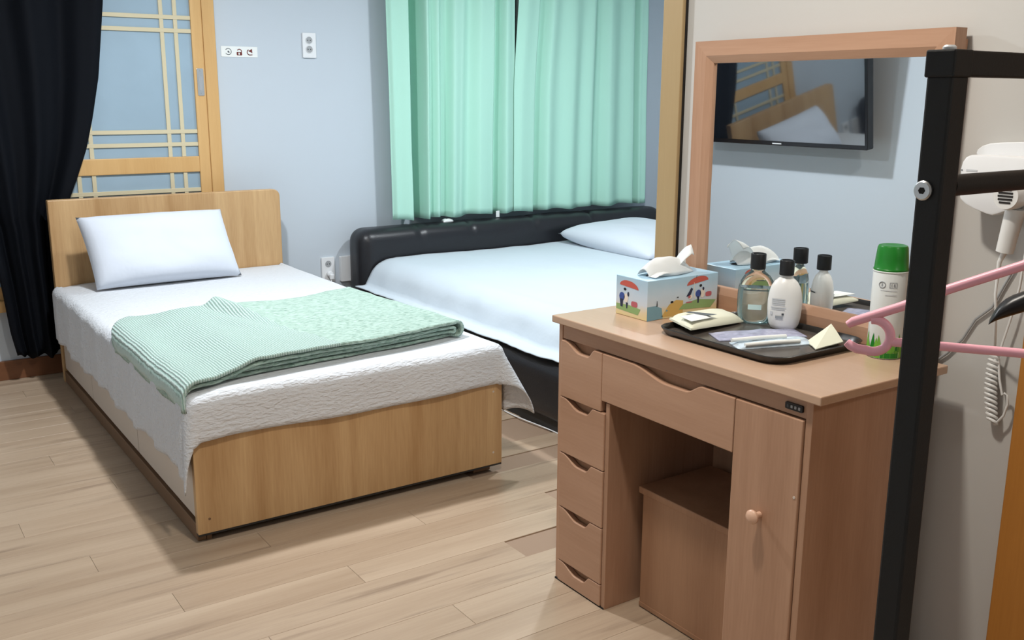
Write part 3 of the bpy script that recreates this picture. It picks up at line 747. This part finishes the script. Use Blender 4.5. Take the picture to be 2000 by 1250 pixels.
# mirror
MYa, MYb, MZa, MZb = 1.210, 1.954, TZ+.0005, 1.450
FX0, FX1 = 1.9185, 1.958
def frame_piece(name, outer, inner, flip):
    """mitred moulding: outer/inner are (y,z) pairs; flat face then bevel falling to the glass"""
    bm = bmesh.new()
    (o0, o1), (i0, i1) = outer, inner
    def mixp(a, b_, t): return (a[0]+(b_[0]-a[0])*t, a[1]+(b_[1]-a[1])*t)
    secs = []
    for o_, i_ in ((o0, i0), (o1, i1)):
        fl_ = mixp(o_, i_, .66)
        secs.append([bm.verts.new(p) for p in ((FX1, *o_), (FX0, *o_), (FX0, *fl_), (FX0+.010, *i_), (FX1, *i_))])
    a, b_ = secs; n = 5
    for k in range(n): bm.faces.new((a[k], a[(k+1) % n], b_[(k+1) % n], b_[k]))
    bm.faces.new(a); bm.faces.new(b_[::-1])
    return finish(name, bm, 'desk_wood_h' if flip else 'desk_wood', dk)
wS, wT, wB = .060, .056, .060
O4 = [(MYb, MZb), (MYa, MZb), (MYa, MZa), (MYb, MZa)]; I4 = [(MYb-wS, MZb-wT), (MYa+wS, MZb-wT), (MYa+wS, MZa+wB), (MYb-wS, MZa+wB)]
for k in range(4):
    frame_piece('mirror_frame', (O4[k], O4[(k+1) % 4]), (I4[k], I4[(k+1) % 4]), k in (0, 2))
box('mirror', 1.935, 1.9375, MYa+wS-.008, MYb-wS+.008, MZa+wB-.008, MZb-wT+.008, 'mirror_glass', dk, 0)
box('mirror_back', FX1+.0002, 1.972, MYa+.004, MYb-.004, .70, MZb-.022, 'desk_wood', dk, .001)

# stool in the knee hole
sl = thing('stool', (1.73, 1.58, 0), 'low box stool pushed under the dressing table', 'stool')
box('seat', 1.600, 1.860, 1.400, 1.762, .317, .335, 'stool_wood', sl, .002)
box('front_panel', 1.605, 1.620, 1.409, 1.750, 0.002, .317, 'stool_wood', sl, .001)
box('side_panel', 1.620, 1.850, 1.735, 1.750, 0, .317, 'stool_wood', sl, .001)
box('side_panel', 1.620, 1.850, 1.409, 1.424, 0, .317, 'stool_wood', sl, .001)
box('bottom_edge', 1.603, 1.606, 1.409, 1.750, .004, .016, 'stool_wood', sl, .0005)

# ================================================================ THINGS ON THE DRESSING TABLE
# ---- tissue box
QX0, QX1, QY0, QY1, QH = 1.653, 1.902, 1.814, 1.936, .104
tb = thing('tissue_box', ((QX0+QX1)/2, (QY0+QY1)/2, TZ+.0005), 'pale blue tissue box printed with red umbrellas and people', 'tissue box')
box('carton', QX0, QX1, QY0, QY1, TZ+.0005, TZ+QH, 'carton_print', tb, .0012)
ell = [((QX0+QX1)/2+.075*math.cos(a), (QY0+QY1)/2+.024*math.sin(a)) for a in [2*math.pi*k/28 for k in range(28)]]
prism('slot', ell, 'z', TZ+QH, TZ+QH+.0006, 'print_dark', tb)
def tissue(u, v):
    c_ = 2*v-1
    x = 1.688+.158*u + .006*c_*math.sin(u*4)
    arch = math.sin(math.pi*min(1, .06+u*.92))**.55
    y = 1.872 + c_*(.016+.018*arch) + .004*math.sin(u*8)
    z = TZ+QH+.002+.044*arch*(1-abs(c_)**2.2)+.003*nz3(u*5, v*5, 3)*arch
    return (x, y, z)
sheet('tissue', 40, 20, tissue, 'tissue_paper', tb, .0005)
def tissue_b(u, v):
    c_ = 2*v-1; lean = u**1.3
    x = 1.800+.052*lean + .020*c_*(1-.5*u) ; y = 1.880-.014*u + c_*.034*(1-.45*u*u) + .004*math.sin(u*6+v*3)
    z = TZ+QH+.002+.070*math.sin(u*1.45)*(1-.22*abs(c_)**2) - .010*max(0, u-.8)*5*abs(c_)
    return (x, y, z)
sheet('tissue', 24, 16, tissue_b, 'tissue_paper', tb, .0005)
def tissue_c(u, v):
    return (1.690+.085*u, 1.842+.030*(v-.5)+.014*u, TZ+QH+.003+.010*math.sin(u*math.pi)*(1-.4*(2*v-1)**2)+.0015*nz3(u*6, v*6, 8))
sheet('tissue', 24, 10, tissue_c, 'tissue_paper', tb, .0005)
TL_, WX, WY = QH, QX1-QX0, QY1-QY0
def print_x(pts, mat, lvl=0):   # on the -X end: a from left(Y max) to right, b from bottom
    xo = QX0-.0003-.0002*lvl
    bm = bmesh.new(); bm.faces.new([bm.verts.new((xo, QY1-a*WY, TZ+b_*QH)) for a, b_ in pts]); finish('print', bm, mat, tb)
def print_y(pts, mat, lvl=0):   # on the -Y side: a from left (X min) to right
    yo = QY0-.0003-.0002*lvl
    bm = bmesh.new(); bm.faces.new([bm.verts.new((QX0+a*WX, yo, TZ+b_*QH)) for a, b_ in pts]); finish('print', bm, mat, tb)
def blob(cx, cy, rx, ry, n=12, a0=0): return [(cx+rx*math.cos(a0+2*math.pi*k/n), cy+ry*math.sin(a0+2*math.pi*k/n)) for k in range(n)]
def brolly(cx, cy, w_, h, tilt=0.0):
    pts = [(cx+w_*math.cos(a), cy+h*math.sin(a)) for a in [math.pi*k/12 for k in range(13)]]
    return [(x, y+tilt*(x-cx)) for x, y in pts]
print_x([(0.02, .14), (.72, .10), (.80, .26), (.45, .30), (.02, .28)], 'print_grass')
print_x(brolly(.42, .75, .30, .16, -.08), 'print_red', 1)
print_x(blob(.29, .68, .045, .035), 'print_black', 1); print_x(blob(.20, .48, .09, .11), 'print_blue', 1)
print_x([(.13, .42), (.24, .42), (.23, .22), (.16, .22)], 'print_navy', 2)
print_x(blob(.33, .46, .07, .12), 'print_cream', 1); print_x([(.33, .35), (.40, .35), (.38, .20), (.35, .20)], 'print_navy', 2)
print_x(blob(.40, .57, .03, .06), 'print_navy', 2); print_x(rrect(.50, .70, .28, .42, .05, 3), 'print_rose', 1)
print_y([(0, 0), (.22, .02), (.20, .28), (.12, .36), (0, .36)], 'print_sea')
print_y([(.20, .06), (.50, .03), (.50, .40), (.40, .44), (.30, .34)], 'print_ochre')
print_y([(.44, .18), (.90, .12), (.98, .30), (.70, .38), (.50, .30)], 'print_grass', 1)
print_y(brolly(.70, .80, .155, .16, .30), 'print_red', 1)
print_y([(.675, .92), (.682, .92), (.686, 1.0), (.68, 1.0)], 'print_dark', 1)
print_y([(.645, .82), (.652, .82), (.665, .42), (.655, .42)], 'print_cream', 2)
print_y(blob(.745, .72, .020, .035), 'print_black', 2); print_y(blob(.715, .52, .040, .10), 'print_blue', 2)
print_y([(.70, .45), (.73, .45), (.725, .28), (.705, .28)], 'print_navy', 3)
print_y(blob(.775, .52, .035, .12), 'print_cream', 2); print_y(blob(.785, .63, .014, .045), 'print_navy', 3)
print_y(rrect(.82, .91, .42, .54, .03, 3), 'print_rose', 2)
print_y([(.54, .48), (.61, .70), (.635, .66), (.60, .50)], 'print_navy', 2); print_y(blob(.60, .46, .03, .06), 'print_cream', 2)
print_y(blob(.585, .47, .018, .035), 'print_rose', 3); print_y(blob(.585, .33, .05, .02), 'print_rose', 2)
print_y(blob(.34, .40, .022, .028), 'print_black', 2); print_y(blob(.42, .50, .016, .014), 'print_dark', 2)
print_y([(.125, .34), (.14, .34), (.135, .48), (.13, .48)], 'print_black', 2); print_y(blob(.27, .20, .02, .035, 3), 'print_sea', 2)

# ---- tray
tr = thing('serving_tray', (1.735, 1.54, TZ), 'black rounded tray on the dressing table', 'tray')
RX0, RX1, RY0, RY1 = 1.587, 1.910, 1.335, 1.722
bm = bmesh.new()
def loop(d, r, z): return [bm.verts.new((x, y, z)) for x, y in rrect(RX0+d, RX1-d, RY0+d, RY1-d, r, 8)]
lps = [loop(.010, .045, TZ+.0008), loop(.002, .05, TZ+.014), loop(0, .052, TZ+.017), loop(.003, .049, TZ+.0185), loop(.006, .046, TZ+.016), loop(.013, .04, TZ+.0055)]
n = len(lps[0])
for a, b_ in zip(lps, lps[1:]):
    for k in range(n): bm.faces.new((a[k], a[(k+1) % n], b_[(k+1) % n], b_[k]))
bm.faces.new(lps[0][::-1])
finish('tray_rim', bm, 'tray_black', tr, True, None, 50)
prism('tray_base', rrect(RX0+.012, RX1-.012, RY0+.012, RY1-.012, .041, 8), 'z', TZ+.0045, TZ+.0060, 'tray_inside', tr)
TT = TZ+.0063
# wet-wipe pack, tilted on the tray rim
def flat_pack(name, O_, U, V, h, mat, tagged, puff=.004, nu=16, nv=12, seed=1.0):
    O_, U, V = Vector(O_), Vector(U), Vector(V); N_ = U.cross(V).normalized()
    bm = bmesh.new()
    def t_(u, v):
        k = (max(0, 1-abs(2*u-1)**4)*max(0, 1-abs(2*v-1)**4))**.5
        return O_+U*u+V*v+N_*(h*(.25+.75*k)+puff*nz3(u*4+seed, v*4, seed)*k)
    def b__(u, v): return O_+U*u+V*v
    add_grid(bm, nu, nv, t_); A = None
    bmesh.ops.reverse_faces(bm, faces=bm.faces)
    # skirt + base
    V0 = [Vector(b__(u, v)) for u, v in ([(i/nu, 0) for i in range(nu)]+[(1, j/nv) for j in range(nv)]+[(1-i/nu, 1) for i in range(nu)]+[(0, 1-j/nv) for j in range(nv)])]
    T0 = [Vector(t_(u, v)) for u, v in ([(i/nu, 0) for i in range(nu)]+[(1, j/nv) for j in range(nv)]+[(1-i/nu, 1) for i in range(nu)]+[(0, 1-j/nv) for j in range(nv)])]
    a = [bm.verts.new(p) for p in V0]; b_ = [bm.verts.new(p) for p in T0]; n_ = len(a)
    for k in range(n_): bm.faces.new((a[k], a[(k+1) % n_], b_[(k+1) % n_], b_[k]))
    bm.faces.new(a)
    bmesh.ops.remove_doubles(bm, verts=bm.verts, dist=.0003)
    return finish(name, bm, mat, None if not isinstance(tagged, bpy.types.Object) else tagged, True, tagged if isinstance(tagged, tuple) else None, 50)
pk = thing('wipes_packet', (1.74, 1.69, TT), 'ivory soft packet with a dark mark on the left of the black tray', 'packet')
flat_pack('wrapper', (1.622, 1.625, TZ+.0195), (.205, .024, -.010), (.030, .106, .002), .020, 'ivory_pack', pk, .003)
flat_pack('flap', (1.630, 1.632, TZ+.0385), (.080, .010, -.002), (.012, .050, .001), .004, 'paper_white', pk, .001, 8, 6)
bm = bmesh.new(); bm.faces.new([bm.verts.new(p) for p in ((1.700, 1.642, TZ+.0425), (1.728, 1.644, TZ+.0422), (1.712, 1.672, TZ+.0426), (1.692, 1.705, TZ+.0426), (1.676, 1.700, TZ+.0428))])
finish('print', bm, 'pack_grey', pk)
flat_pack('film_packet', (1.640, 1.550, TT), (.205, -.085, 0), (.034, .068, 0), .007, 'lavender_film', ('lavender see-through packet in the middle of the black tray', 'packet'), .004, seed=3)
flat_pack('film_packet', (1.618, 1.470, TT), (.185, -.062, 0), (.028, .055, 0), .009, 'clear_film', ('pale clear packet near the front of the black tray', 'packet'), .005, seed=4)
for k, lab in ((0, 'thin white stick packet at the back of the tray packets'), (1, 'thin white stick packet at the front edge of the tray')):
    tube('stick_packet', [(1.632+.004*k, 1.505-.037*k, TT+.013-.004*k), (1.70+.004*k, 1.483-.037*k, TT+.0145-.004*k), (1.765+.004*k, 1.462-.037*k, TT+.0135-.004*k)], .005, 'paper_white', None, 8, (lab, 'packet', 'white stick packets'))
sc_ = [Vector(p) for p in ((1.760, 1.372, TT+.003), (1.850, 1.368, TT+.009), (1.872, 1.400, TT+.006), (1.800, 1.43, TT+.003))]
apex = Vector((1.868, 1.418, TT+.038))
bm = bmesh.new(); b4 = [bm.verts.new(p) for p in sc_]; ap = bm.verts.new(apex); b4b = [bm.verts.new(p-Vector((0, 0, .002))) for p in sc_]
for k in range(4): bm.faces.new((b4[k], b4[(k+1) % 4], ap)); bm.faces.new((b4[k], b4b[k], b4b[(k+1) % 4], b4[(k+1) % 4]))
bm.faces.new(b4b)
bmesh.ops.subdivide_edges(bm, edges=bm.edges[:], cuts=2, use_grid_fill=True)
for v in bm.verts: v.co += Vector((0, 0, .003*abs(nz3(v.co.x*40, v.co.y*40, 1))))
finish('paper_sachet', bm, 'ivory_pack', None, False, ('folded pale paper sachet standing at the right end of the tray', 'sachet'))

# ---- bottles (flattened round)
va = math.atan2(1.6, 1.8)+math.pi/2
cb = thing('toner_bottle', (1.856, 1.638, TT), 'clear bottle half full of liquid with a black cap', 'bottle')
cprof = [(.024, .0), (.031, .003), (.0355, .010), (.0385, .022), (.0395, .045), (.0395, .072), (.038, .088), (.034, .103), (.027, .115), (.018, .123), (.0145, .127), (.0145, .131)]
cprof = [(r_*1.16, z_*1.05) for r_, z_ in cprof]
lathe('glass', (1.856, 1.638, TT), cprof, 'clear_bottle', cb, 36, 1.0, .55, va)
lq = [(.022, .002), (.0295, .005), (.034, .012), (.037, .024), (.038, .045), (.038, .072), (.0367, .086), (.0365, .087)]
lathe('liquid', (1.856, 1.638, TT), [(r_*1.155, z_*1.05) for r_, z_ in lq], 'bottle_liquid', cb, 36, 1.0, .535, va)
lathe('cap', (1.856, 1.638, TT), [(.0178, .1375), (.0188, .1385), (.0188, .1745), (.0178, .176), (.0145, .176), (.0145, .174)], 'black_plastic', cb, 28)
def label_patch(name, c, r, sy, rot, a0, a1, z0, z1, mat, parent, n=10, grow=.0006):
    bm = bmesh.new(); A = []; B = []
    for i in range(n+1):
        a = a0+(a1-a0)*i/n; px_, py_ = (r+grow)*math.cos(a), (r*sy+grow)*math.sin(a)
        x = c[0]+px_*math.cos(rot)-py_*math.sin(rot); y = c[1]+px_*math.sin(rot)+py_*math.cos(rot)
        A.append(bm.verts.new((x, y, c[2]+z0))); B.append(bm.verts.new((x, y, c[2]+z1)))
    for i in range(n): bm.faces.new((A[i], A[i+1], B[i+1], B[i]))
    return finish(name, bm, mat, parent, True)
FA = math.pi/2     # local angle facing the camera
label_patch('label', (1.856, 1.638, TT), .0458, .55, va, FA-.42, FA+.30, .038, .051, 'label_pale', cb)
label_patch('print', (1.856, 1.638, TT), .0380, .55, va, FA-.05, FA+.5, .1105, .1125, 'print_dark', cb)
label_patch('print', (1.856, 1.638, TT), .0458, .55, va, -FA-.9, -FA+.9, .078, .081, 'print_dark', cb)
wb = thing('lotion_bottle', (1.866, 1.556, TT), 'white lotion bottle with a black cap on the tray', 'bottle')
wprof = [(.022, 0), (.029, .003), (.034, .012), (.0375, .028), (.039, .048), (.039, .068), (.037, .085), (.033, .100), (.026, .112), (.018, .119), (.0145, .122), (.0145, .127)]
wprof = [(r_*1.04, z_*1.05) for r_, z_ in wprof]
lathe('bottle_body', (1.866, 1.556, TT), wprof, 'lotion_white', wb, 36, 1.0, .68, va)
lathe('cap', (1.866, 1.556, TT), [(.0165, .1333), (.0175, .1343), (.0175, .168), (.0165, .1695), (.0135, .1695), (.0135, .1675)], 'black_plastic', wb, 28)
for (a0, a1, z0, z1, mt) in ((.12, .95, .076, .0785, 'print_lightgrey'), (.12, .95, .0715, .074, 'print_lightgrey'), (.12, .95, .067, .0695, 'print_lightgrey'), (.12, .95, .0625, .065, 'print_lightgrey'),
                             (.05, 1.0, .0555, .058, 'print_lightgrey'), (.12, .95, .051, .0535, 'print_lightgrey'), (.15, .28, .0385, .0435, 'print_dark'), (.20, .65, .030, .0365, 'print_grey'), (.85, 1.05, .038, .046, 'print_lightgrey')):
    label_patch('print', (1.866, 1.556, TT), .0408, .68, va, FA-a1+.12, FA-a0+.12, z0, z1, mt, wb, 6, .0009)
label_patch('print', (1.866, 1.556, TT), .0408, .68, va, -FA-.7, -FA+.7, .078, .081, 'print_dark', wb, 8, .0009)

# ---- spray can
sp_ = thing('spray_can', (1.868, 1.274, TZ+.0005), 'white deodorizer spray can with green cap beside the mirror', 'spray can')
cc = (1.868, 1.274, TZ+.0005); CR = .0365
lathe('can_body', cc, [(CR-.002, 0), (CR, .003), (CR, .188), (CR-.001, .1905)], 'can_white', sp_, 32)
lathe('green_cap', cc, [(CR-.001, .191), (CR+.0003, .1935), (CR+.0003, .197), (CR-.001, .1985), (CR-.0025, .22), (CR-.005, .243), (CR-.007, .247), (CR-.010, .248), (.014, .245), (.004, .245)], 'can_green', sp_, 32)
ca_ = math.atan2(-cc[1], -cc[0])
lathe('cap_ring', cc, [(CR+.0002, .1905), (CR+.0012, .1915), (CR+.0012, .1925), (CR+.0002, .1935)], 'can_white', sp_, 32)
def can_patch(a0, a1, z0, z1, mt): label_patch('print', cc, CR, 1.0, ca_, a0, a1, z0, z1, mt, sp_, 8)
bm = bmesh.new(); ringp = []
for k in range(21):
    a = 2*math.pi*k/20; ang = ca_-.42+.19*math.cos(a); ringp.append((cc[0]+(CR+.0006)*math.cos(ang), cc[1]+(CR+.0006)*math.sin(ang), cc[2]+.165+.0065*math.sin(a)))
add_tube(bm, ringp, .0009, 5); finish('emblem', bm, 'print_grey', sp_, True)
can_patch(-.46, -.38, .162, .168, 'print_grey')
for (a0, a1, z0, z1) in ((.0, .42, .1700, .1712), (.0, .42, .159, .1602), (.0, .03, .159, .1712), (.39, .42, .159, .1712), (.10, .14, .162, .168), (.22, .32, .1625, .1675), (-.5, .45, .152, .1532), (-.2, .45, .142, .1435)): can_patch(a0, a1, z0, z1, 'print_grey' if z0 > .155 else 'print_lightgrey')
can_patch(-1.5, 1.5, .002, .020, 'leaf_green'); 
for k in range(13):
    bm = bmesh.new(); a0_ = ca_-1.5+k*.25; hh_ = .020+.022*abs(math.sin(k*1.7)); ln = .12*math.sin(k*2.3)
    L_ = []; R_ = []
    for q in range(6):
        t = q/5; wd = .16*(1-t**1.6)+.004; ac = a0_+ln*t
        for lst, sg in ((L_, -1), (R_, 1)): lst.append(bm.verts.new((cc[0]+(CR+.0008)*math.cos(ac+sg*wd), cc[1]+(CR+.0008)*math.sin(ac+sg*wd), cc[2]+.016+hh_*t)))
    for q in range(5): bm.faces.new((L_[q], R_[q], R_[q+1], L_[q+1]))
    finish('print', bm, 'leaf_green' if k % 3 else 'can_green', sp_, True)
can_patch(-.2, .9, .003, .014, 'can_green')

# ================================================================ CLOTHES RACK (near right)
RW = .030; PXc, PYc = .952, .599
rk = thing('clothes_rack', (1.43, .62, 0), 'black square-tube clothes rack standing in front of the dressing table', 'clothes rack')
post = box('post', PXc, PXc+RW, PYc, PYc+RW, .03, 1.332, 'rack_black', rk, .003, 2)
box('post', 1.90, 1.93, PYc, PYc+RW, .03, 1.332, 'rack_black', rk, .003)
box('corner_sleeve', PXc-.002, PXc+RW+.001, PYc-.002, PYc+RW+.002, 1.330, 1.358, 'rack_black', rk, .002)
box('corner_sleeve', 1.899, 1.932, PYc-.002, PYc+RW+.002, 1.330, 1.358, 'rack_black', rk, .002)
box('top_bar', PXc+RW+.001, 1.899, PYc, PYc+RW-.002, 1.331, 1.3575, 'rack_black', rk, .002)
tube('hanging_rail', [(PXc+RW, PYc+.012, 1.2175), (1.90, PYc+.012, 1.2175)], .0118, 'rack_black', rk, 16)
for px_ in (PXc, 1.90): box('foot', px_, px_+RW, PYc-.22, PYc+RW+.22, 0, .03, 'rack_black', rk, .003)
bz = onx(1805, 372, PXc)
bo = disc('bolt', (PXc-.002, bz.y, bz.z), (1, 0, 0), .0105, .005, 'steel', rk, 24, .0015)
disc('bolt_socket', (PXc-.0048, bz.y, bz.z), (1, 0, 0), .0038, .001, 'dark_gap', bo, 6)
disc('end_plug', (PXc+.018, PYc+.018, 1.360), (0, 0, 1), .007, .006, 'white_plastic', rk, 16, .002)

# ---- hangers
def hanger_frame(hook, yaw, tilt):
    """local (a along left arm, h up) -> world, hung at hook point"""
    ax = Vector((-math.cos(yaw), math.sin(yaw), 0)); up = Vector((0, 0, 1))
    a2 = ax*math.cos(tilt)+up*math.sin(tilt); u2 = up*math.cos(tilt)-ax*math.sin(tilt)
    nn = ax.cross(up)
    return lambda a, h, n_=0.0: Vector(hook)+a2*a+u2*h+nn*n_
def bez(p0, p1, p2, n=10): return [tuple((1-t)**2*p0[i]+2*t*(1-t)*p1[i]+t*t*p2[i] for i in range(2)) for t in [k/n for k in range(n+1)]]
HK = (1.178, PYc+.012, 1.2175+.0118+.0036)
PH = thing('clothes_hanger', HK, 'pink plastic hanger with open ring ends on the rack', 'hanger', 'hangers on the rack')
hf = hanger_frame(HK, math.radians(60), 0)
RT = .0062
def ptube(name, pts, r=RT, parent=PH, mat='pink_plastic', n=10): return tube(name, [hf(*p) for p in pts], r, mat, parent, n)
rc = (.1743, -.2265); rr = .0215
hook_pts = [(.028*math.cos(math.radians(a)), -.028+.026*math.sin(math.radians(a))) for a in range(-20, 200, 10)][::-1]
hook_pts = [(.0154*math.cos(math.radians(a)), -.0154+.0154*math.sin(math.radians(a))) for a in range(190, -60, -10)] + [(.004, -.040), (0, -.055), (0, -.113)]
ptube('hook', hook_pts, .0035)
for sg in (1, -1):
    arm = [(0, -.113), (sg*.0098, -.1206), (sg*.089, -.157), (sg*.1435, -.185), (sg*.1795, -.2014), (sg*.200, -.2105), (sg*.2065, -.2155)]
    ptube('shoulder_arm', arm, lambda t: RT*(1 if t < .97 else .8))
    ring = [(sg*(rc[0]+.032), rc[1]-.0125), (sg*(rc[0]+.0265), rc[1]-.0165), (sg*(rc[0]+.018), rc[1]-.0200)]
    ring += [(sg*(rc[0]+rr*math.cos(math.radians(a))), rc[1]+rr*math.sin(math.radians(a))) for a in range(288, 79, -9)]
    ptube('tie_ring', ring, lambda t: RT*(.85 if t < .03 else 1))
ptube('bottom_bar', [(-(rc[0]-rr), -.2325), (0, -.2297), (rc[0]-rr, -.2325)], .0058)

HB = (1.500, PYc+.012, 1.2175+.0118+.0026)
BH = thing('clothes_hanger', HB, 'black glossy wide-shouldered hanger on the rack', 'hanger', 'hangers on the rack')
hf2 = hanger_frame(HB, math.radians(62), 0)
TOPE = [(0, -.115), (.06, -.142), (.12, -.180), (.156, -.2005), (.175, -.2105), (.19, -.2275), (.1975, -.250)]
BOTE = [(0, -.145), (.06, -.180), (.12, -.214), (.1525, -.2312), (.175, -.2415), (.19, -.249), (.1975, -.2545)]
tube('hook', [hf2(*p) for p in hook_pts], .0025, 'steel', BH, 8)
def shoulder(sg):
    bm = bmesh.new(); secs = []
    for k in range(19):
        t = k/18; aa = .1975*(1-(1-t)**1.3); zt, zb = interp(TOPE, aa), interp(BOTE, aa)
        w_ = .008+.014*sstep(.3, .9, t)
        if k == 18: w_ *= .7
        secs.append([bm.verts.new(hf2(sg*aa, (zt+zb)/2+(zt-zb)*.5*math.sin(2*math.pi*i/14), w_*math.cos(2*math.pi*i/14))) for i in range(14)])
    for A_, B_ in zip(secs, secs[1:]):
        for i in range(14): bm.faces.new((A_[i], A_[(i+1) % 14], B_[(i+1) % 14], B_[i]))
    bm.faces.new(secs[0]); bm.faces.new(secs[-1][::-1])
    finish('shoulder_arm', bm, 'black_plastic', BH, True, None, 60)
shoulder(1); shoulder(-1)

# ================================================================ HAIR DRYER on the wall
hd = thing('hair_dryer', (XW, 1.02, 1.0), 'white hair dryer docked in its wall holder with coiled cord', 'hair dryer')
WXp = XW-.001
# rear plate, then the big rounded holder
def yz(px_, py_, X): p = onx(px_, py_, X); return (p.y, p.z)
XB = WXp-.028
back_pl = [yz(1906, 300, XB), yz(1909, 292, XB), yz(1918, 285, XB), yz(1934, 280, XB), yz(1960, 278, XB), yz(2010, 277, XB), (.86, 1.214), (.86, 1.14), yz(1930, 330, XB)]
prism('wall_plate', back_pl, 'x', XB, WXp, 'white_plastic', hd, .002)
XD = WXp-.075
front_pl = [yz(1875, 352, XD), yz(1875, 330, XD), yz(1879, 316, XD), yz(1886, 306, XD), yz(1896, 302.5, XD), yz(1920, 303, XD), yz(1960, 305, XD), yz(2010, 308, XD), (.86, 1.135), (.86, 1.06), yz(2010, 405, XD), yz(1965, 412, XD),
            yz(1945, 419, XD), yz(1936, 421, XD), yz(1925, 418, XD), yz(1900, 408, XD), yz(1883, 398, XD), yz(1873, 388, XD), yz(1873, 370, XD)]
hold = prism('holder', front_pl, 'x', XD, WXp-.0285, 'white_plastic', hd, .005, True, None, 35)
disc('indicator', (XD-.0005, *yz(1879, 332, XD)), (1, 0, 0), .0014, .001, 'print_dark', hold, 10)
p_ = onx(1898, 333, XD); box('print', XD-.0006, XD+.0002, p_.y-.012, p_.y+.012, p_.z-.002, p_.z+.002, 'print_lightgrey', hold, 0)
# dryer head and handle lying in the holder
XH = XD-.022
hc = onx(1977, 382, XH)
head = lathe('dryer_head', (0, 0, 0), [(.020, 0), (.031, .004), (.034, .014), (.034, .038), (.031, .05)], 'warm_white_plastic', None, 32)
hv = [head.location+v.co for v in head.data.vertices]
for v, p in zip(head.data.vertices, hv): v.co = Vector((XD-.001-p.z*.9+.0, hc.y+p.x*.8, hc.z+p.y*.8)) - root_loc(hd)
head.parent = hd; head.location = (0, 0, 0)
for k in range(-2, 3):
    hw = .019*math.sqrt(max(.05, 1-(k/3)**2))
    box('grille_slot', XD-.0475, XD-.0455, hc.y-hw*.8, hc.y+hw*.8, hc.z+k*.0062-.0018, hc.z+k*.0062+.0018, 'dark_gap', head, .0004, 1)
XG = XD-.012
g0, g1 = onx(1984, 408, XG), onx(1962, 492, XG)
tube('handle', [g0+(g1-g0)*t for t in [i/8 for i in range(9)]], lambda t: .0185-.002*t, 'warm_white_plastic', hd, 20)
s0 = g1; s1 = onx(1952, 512, XG); tube('strain_relief', [s0-(s1-s0)*.1, s1, onx(1947, 552, XG)], lambda t: .006-.003*t, 'warm_white_plastic', hd, 10)
# cords
c0 = onx(1947, 552, XG); c1 = onx(1945, 600, XG); XQ = WXp-.018
ct, cbm = onx(1943, 692, XQ), onx(1938, 826, XQ)
tube('cord', [c0, onx(1944, 575, XG), c1, onx(1944, 650, XG+.02), ct], .0028, 'warm_white_plastic', hd, 8)
hel = []; NT = 14
for i in range(NT*14+1):
    t = i/(NT*14); a = 2*math.pi*NT*t; c_ = ct.lerp(cbm, t); r_ = .0095+.002*math.sin(t*3)
    bow = -.006*math.sin(t*math.pi)
    hel.append((c_.x+r_*math.cos(a)*.8, c_.y-bow+r_*math.sin(a), c_.z-.004*math.cos(a)))
tube('coiled_cord', hel, .0031, 'warm_white_plastic', hd, 6)
e1, e2, e3 = onx(1960, 812, XQ), onx(1968, 790, XQ), onx(1962, 768, XQ)
tube('cord', [hel[-1], onx(1948, 824, XQ), e1, e2, onx(1967, 772, XQ), e3, onx(1957, 772, XQ), onx(1952, 740, XQ), onx(1950, 700, XQ), onx(1958, 670, XQ), onx(1975, 620, XQ), onx(1992, 560, XQ), (WXp-.02, 1.03, 1.06)], .0026, 'warm_white_plastic', hd, 8)
cpt = [onx(*q, WXp-.005) for q in ((1984, 520), (1960, 560), (1938, 600), (1905, 624), (1880, 662), (1850, 690), (1832, 702), (1812, 716))]
tube('supply_cord', cpt, .0028, 'grey_plastic', hd, 8)

# ================================================================ TELEVISION on the left wall (seen in the mirror)
VX = -.205
tv = thing('television', (VX, 3.52, 1.060), 'wall-mounted black flat television reflected in the mirror', 'television')
prism('housing', rrect(2.965, 4.075, 1.060, 1.700, .008), 'x', VX-.045, VX, 'tv_bezel', tv, .003)
box('screen', VX+.0001, VX+.0012, 2.980, 4.060, 1.083, 1.686, 'screen_glass', tv, 0)
box('maker_badge', VX+.0001, VX+.001, 3.49, 3.55, 1.067, 1.073, 'white_plastic', tv, 0)
box('wall_bracket', VX-.165, VX-.046, 3.40, 3.64, 1.20, 1.40, 'black_edge', tv, .002)
tv.rotation_euler = (0, math.radians(8.0), 0)
